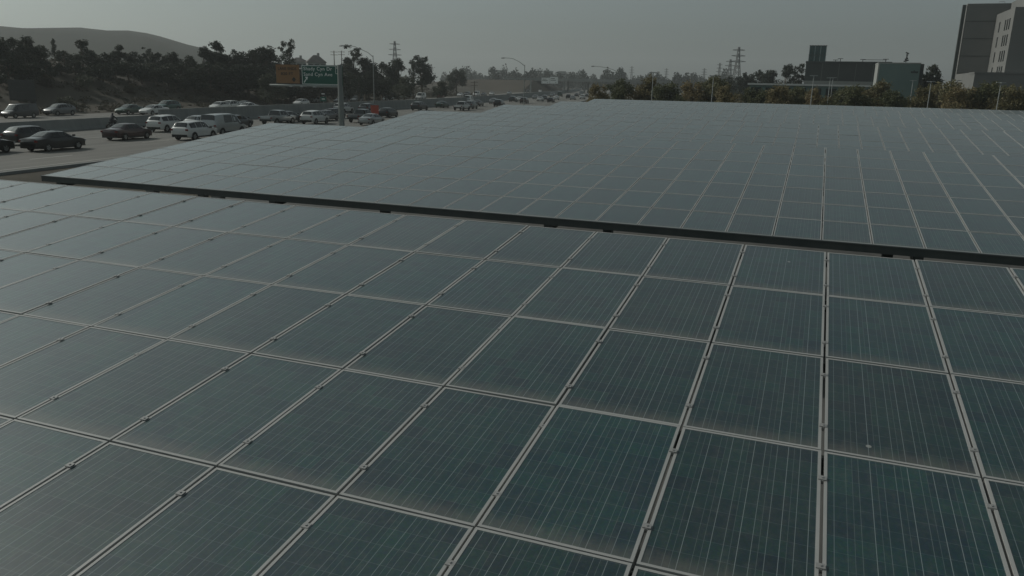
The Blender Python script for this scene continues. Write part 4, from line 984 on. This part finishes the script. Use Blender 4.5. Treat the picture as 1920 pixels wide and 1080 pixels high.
# ------------------------------------------------------------------ buildings
M['darkwall'] = noisy('dark_stucco', (.060, .072, .070), (.078, .09, .086), .25, .85); M['palewall'] = noisy('pale_stucco', (.28, .30, .285), (.33, .34, .32), .3, .85)
M['tealwall'] = noisy('pale_teal_stucco', (.13, .20, .19), (.155, .225, .21), .2, .85)
M['towerwall'] = noisy('tower_precast', (.165, .17, .165), (.205, .205, .195), .12, .85); M['wglass'] = mat('window_glass', (.02, .026, .028), .12); M['glasstower'] = mat('greenish_glass', (.07, .13, .13), .15, .5)
M['roofing'] = noisy('roofing', (.16, .15, .14), (.22, .2, .18), .6, .9)
def bld(name, label, cat='building', loc=None): o = empty(name, loc, YAW); tag(o, label, cat); return o
def wallbox(root, nm, x0, x1, y0, y1, z0, z1, m): mb = MB(); mb.box(x0, x1, y0, y1, z0, z1); return mb.build(nm, m, root)
# the dark hall with a glass lantern
hd = 235
def pu(px, py, h): p = on_h(px, py, h); return UH(p)[0], p[2]
uL, zT = pu(1512, 114.5, hd); uR, _ = pu(1672, 117, hd)
b = bld('dark_hall', 'low dark hall with a glass lantern on its roof', 'building', W3(uL, hd, 0)); w = uR - uL
wallbox(b, 'wall', 0, w, 0, 30, 0, zT - .5, M['darkwall'])
wallbox(b, 'parapet', -.12, w + .12, -.12, 30.12, zT - .495, zT, M['darkwall'])
for k in range(1, 5): wallbox(b, 'panel_joint', w * k / 5 - .06, w * k / 5 + .06, -.05, -.003, 0, zT - .51, M['towerwall'])
wallbox(b, 'base_band', -.05, w * .95, -.35, -.06, 0, pu(1560, 152, hd)[1], M['palewall'])
gx0, gz = pu(1519, 85, hd + 8); gx1, _ = pu(1550.5, 85, hd + 8); gx0 -= uL; gx1 -= uL
lt = wallbox(b, 'lantern', gx0, gx1, 8, 13, zT + .003, gz, M['glasstower'])
for k in range(7):
    x = gx0 + (gx1 - gx0) * k / 6; wallbox(lt, 'mullion', x - .07, x + .07, 7.9, 7.997, zT + .01, gz + .1, M['signback' if k % 2 else 'galv'])
for f in (.02, .42, .98): wallbox(lt, 'transom', gx0 - .1, gx1 + .1, 7.8, 7.895, zT + (gz - zT) * f - .08, zT + (gz - zT) * f + .08, M['signback'])
for px, zz in ((1576, 110.5), (1567, 113), (1618, 112), (1661, 111.5)):
    x, z = pu(px, zz, hd + 6); mb = MB(); mb.tube([(x - uL, 6, zT - .3), (x - uL, 6, z)], .10, 6); mb.box(x - uL - .7, x - uL + .7, 5.9, 6.1, z, z + .14); mb.build('roof_vent', M['signback'], b)
mb = MB(); xa_ = pu(1619, 112, hd + 6)[0] - uL; xb_ = pu(1663, 112, hd + 6)[0] - uL; zz = pu(1640, 112.2, hd + 6)[1]; mb.box(xa_, xb_, 6.2, 6.35, zz - .06, zz + .06); mb.build('roof_rail', M['signback'], b)
# pale hall in front
hp = 200
uL, zT = pu(1650.5, 117, hp); uR, _ = pu(1727, 118, hp); b = bld('pale_hall', 'pale teal hall with one bright side wall and dark lettering', 'building', W3(uL, hp, 0)); w = uR - uL
dp = 11.0
wallbox(b, 'wall', 0, w, .02, dp, 0, zT - .25, M['tealwall']); wallbox(b, 'side_wall', -.30, -.003, 0, dp, 0, zT - .25, M['palewall']); wallbox(b, 'coping', -.36, w + .06, -.04, dp + .06, zT - .247, zT, M['palewall'])
x2 = pu(1733.5, 120, hp + 3)[0] - uL; wallbox(b, 'rear_wing', w + .07, x2, 3, dp, 0, pu(1733, 120, hp + 3)[1], M['darkwall'])
la, lz = pu(1708, 137, hp); lb, lz2 = pu(1722.5, 132, hp); n = 6
for k in range(n):
    x = la - uL + (lb - la) * k / n; ww = (lb - la) / n * .72; hh_ = (lz2 - lz) * (1.0 if k in (2,) else .62)
    mb = MB(); mb.box(x, x + ww, -.06, -.003, lz, lz + hh_); mb.box(x + ww * .3, x + ww * .7, -.075, -.062, lz + hh_ * .35, lz + hh_ * .65, 0); mb.build('sign_letter', M['signblack'], b)
mb = MB(); xx = pu(1700, 107, hp + 5)[0] - uL; zq = pu(1700, 107, hp + 5)[1]; mb.tube([(xx, 5, zT - .3), (xx, 5, zq)], .06, 6)
for k, r_ in enumerate((.25, .42, .3, .36, .2)): mb.tube([(xx - .5 + .22 * k, 5, zT + .4 + .42 * k), (xx + .5 - .2 * k, 5, zT + .7 + .42 * k)], .1 + r_ * .25, 5)
mb.build('roof_antenna', M['signback'], b)
# long low building with a pale roof edge
hl = 172; uL, zT = pu(1405, 156.5, hl); uR, _ = pu(1665, 156.5, hl); zT = pu(1480, 157, hl)[1]; b = bld('low_building', 'long low building with a pale roof edge behind the olive row', 'building', W3(uL, hl, 0)); w = uR - uL
wallbox(b, 'wall', 0, w, 0, 14, 0, zT - .35, M['tealwall']); wallbox(b, 'roof_edge', -.3, w + .3, -.4, 14.3, zT - .347, zT, M['white'])
for k in range(9): 
    x = w * (k + .15) / 9; f = wallbox(b, 'window', x, x + w / 13, -.08, -.003, .9, zT - .8, M['wglass']); wallbox(f, 'sill', x - .05, x + w / 13 + .05, -.14, -.083, .78, .88, M['white'])
# the tower at the right edge
ht = 176; hb = ht + 17
u2, z2 = pu(1904.5, 13, ht); u1, z1 = pu(1815.5, 7, hb); 
b = bld('office_tower', 'tall precast office tower at the right edge with slit windows', 'building', W3(u1, ht, 0))
x2 = u2 - u1; zp = pu(1850, 136.5, ht)[1]
wallbox(b, 'main_block', 0, 40, 17, 19.5, 0, z1 - .6, M['towerwall']); wallbox(b, 'parapet', -.05, 40.05, 16.95, 19.55, z1 - .597, z1, M['towerwall'])
fw = wallbox(b, 'front_wing', x2, x2 + 24, 0, 16.995, 0, z2, M['towerwall'])
u3 = pu(1807.5, 10, hb)[0] - u1; wallbox(b, 'edge_fin', u3 - .15, u3 + .45, 17.0, 17.8, 0, pu(1807, 9, hb)[1], M['darkwall'])
xp = pu(1820.5, 140, ht - 2)[0] - u1
wallbox(b, 'podium', xp, x2 + 24, -6, 16.99 if False else -.003, 0, zp - .3, M['towerwall']); wallbox(b, 'podium_coping', xp - .1, x2 + 24, -6.1, -.004, zp - .297, zp, M['towerwall'])
wallbox(b, 'podium_side', xp, x2 - .003, .0, 16.9, 0, zp - .05, M['towerwall'])
for r_ in range(5):
    zc = z2 - 2.75 - r_ * 2.92
    if zc < zp - .6: break
    for y in (3.0, 4.9, 6.8, 12.2):
        f = wallbox(fw, 'window', x2 - .05, x2 - .004, y - .42, y + .42, max(zc - 1.0, zp + .03), zc + 1.0, M['wglass'])
for k in range(1, 7): wallbox(b, 'floor_joint', .02, 39.9, 16.93, 16.996, z1 * k / 7 - .05, z1 * k / 7 + .05, M['darkwall'])
for k in range(1, 3): wallbox(fw, 'wall_joint', x2 + 24 * k / 3 - .05, x2 + 24 * k / 3 + .05, -.04, -.003, zp + .05, z2 - .05, M['darkwall'])
up_, zq_ = pu(1897, 4.5, hb - .5); wallbox(b, 'penthouse', up_ - u1, up_ - u1 + 14, 2, 16.4, z2 + .003, zq_, M['towerwall'])
mb = MB(); xx = pu(1879, 4, hb + 2)[0] - u1; mb.tube([(xx - .5, 19, z1), (xx - .5, 19, z1 + .5), (xx + .5, 19, z1 + .5), (xx + .5, 19, z1)], .06, 6); mb.build('roof_hatch', M['galv'], b)
# houses on the rise behind the highway sign
M['houseroof'] = noisy('house_roof', (.13, .12, .11), (.18, .165, .15), .4, .9)
def house(pxl, pxr, pridge, peave, dist, label):
    d = ray((pxl + pxr) / 2, peave); q = d * (dist / np.linalg.norm(d[:2])); ze = CAMZ + q[2]; zr = ze + (peave - pridge) / FPX * dist; w = (pxr - pxl) / FPX * dist; u, h = UH(q); g = min(ze - 3, ground_z(u, h) - .3)
    o = bld('house', label, 'house', (q[0], q[1], g)); o.rotation_euler = (0, 0, math.atan2(d[1], d[0]) - math.pi / 2 + .15); ze -= g; zr -= g; D = w * .7
    mb = MB(); mb.box(-w / 2 + .4, w / 2 - .4, .4, D - .4, 0, ze - .003); mb.build('wall', M['palewall'], o)
    mb = MB(); r = w * .12
    A_ = [(-w / 2, 0, ze), (w / 2, 0, ze), (w / 2, D, ze), (-w / 2, D, ze)]; Rr = [(-r, D / 2, zr), (r, D / 2, zr)]
    mb.poly([A_[0], A_[1], Rr[1], Rr[0]]); mb.poly([A_[1], A_[2], Rr[1]]); mb.poly([A_[2], A_[3], Rr[0], Rr[1]]); mb.poly([A_[3], A_[0], Rr[0]]); mb.poly(A_[::-1]); rf = mb.build('roof', M['houseroof'], o)
    wallbox(rf, 'chimney', r * .5, r * .5 + .9, D / 2 - .4, D / 2 + .4, ze + (zr - ze) * .5, zr + .8, M['palewall'])
    for k in (-.3, 0, .3): f = wallbox(o, 'window', w * k - .8, w * k + .8, .34, .396, ze - 2.0, ze - .7, M['wglass'])
house(545, 578, 108.5, 116, 330, 'left of two houses with hipped roofs above the highway sign'); house(577, 612, 104.5, 117, 320, 'right, bigger of two hipped-roof houses above the highway sign')
# hazy office blocks on the horizon
for px0, px1, pt, dd, lab in ((933.5, 950, 131.5, 950, 'hazy pale office block on the horizon left of the second lamp post'), (1019, 1037, 133, 900, 'left of two hazy blocks above the gantry signs'), (1047, 1061, 133.5, 930, 'right of two hazy blocks above the gantry signs')):
    d = ray((px0 + px1) / 2, pt); q = d * (dd / np.linalg.norm(d[:2])); z = CAMZ + q[2]; w = (px1 - px0) / FPX * dd
    o = bld('office_block', lab, 'building', (q[0], q[1], -1)); o.rotation_euler = (0, 0, math.atan2(d[1], d[0]) - math.pi / 2)
    wallbox(o, 'wall', -w / 2, w / 2, 0, w * .8, 0, z + .4, M['palewall']); wallbox(o, 'parapet', -w / 2 - .1, w / 2 + .1, -.1, w * .8 + .1, z + .403, z + 1, M['palewall'])
    for k in range(1, 6): wallbox(o, 'window_band', -w / 2 + .6, w / 2 - .6, -.06, -.003, z - 3.4 * k, z - 3.4 * k + 1.6, M['wglass'])

# ------------------------------------------------------------------ haze
mb = MB(); mb.box(-2900, 2800, -200, 4200, -9, 138); hz = mb.build('haze', bpy.data.materials.new('haze_air')); hz.rotation_euler = (0, 0, YAW); tag(hz, 'thin pale haze over the whole place', 'haze', kind='stuff')
hm = hz.data.materials[0]; hm.use_nodes = True; hm.node_tree.nodes.clear()
vo_ = hm.node_tree.nodes.new('ShaderNodeOutputMaterial'); pv_ = hm.node_tree.nodes.new('ShaderNodeVolumePrincipled')
pv_.inputs['Color'].default_value = (.90, .95, .95, 1); pv_.inputs['Density'].default_value = .00036; pv_.inputs['Anisotropy'].default_value = .3
hm.node_tree.links.new(pv_.outputs[0], vo_.inputs['Volume'])

# remove prototypes that were never planted
for k, (o, _) in PROTO.items():
    if k not in USED:
        for ch in list(o.children): bpy.data.objects.remove(ch)
        bpy.data.objects.remove(o)
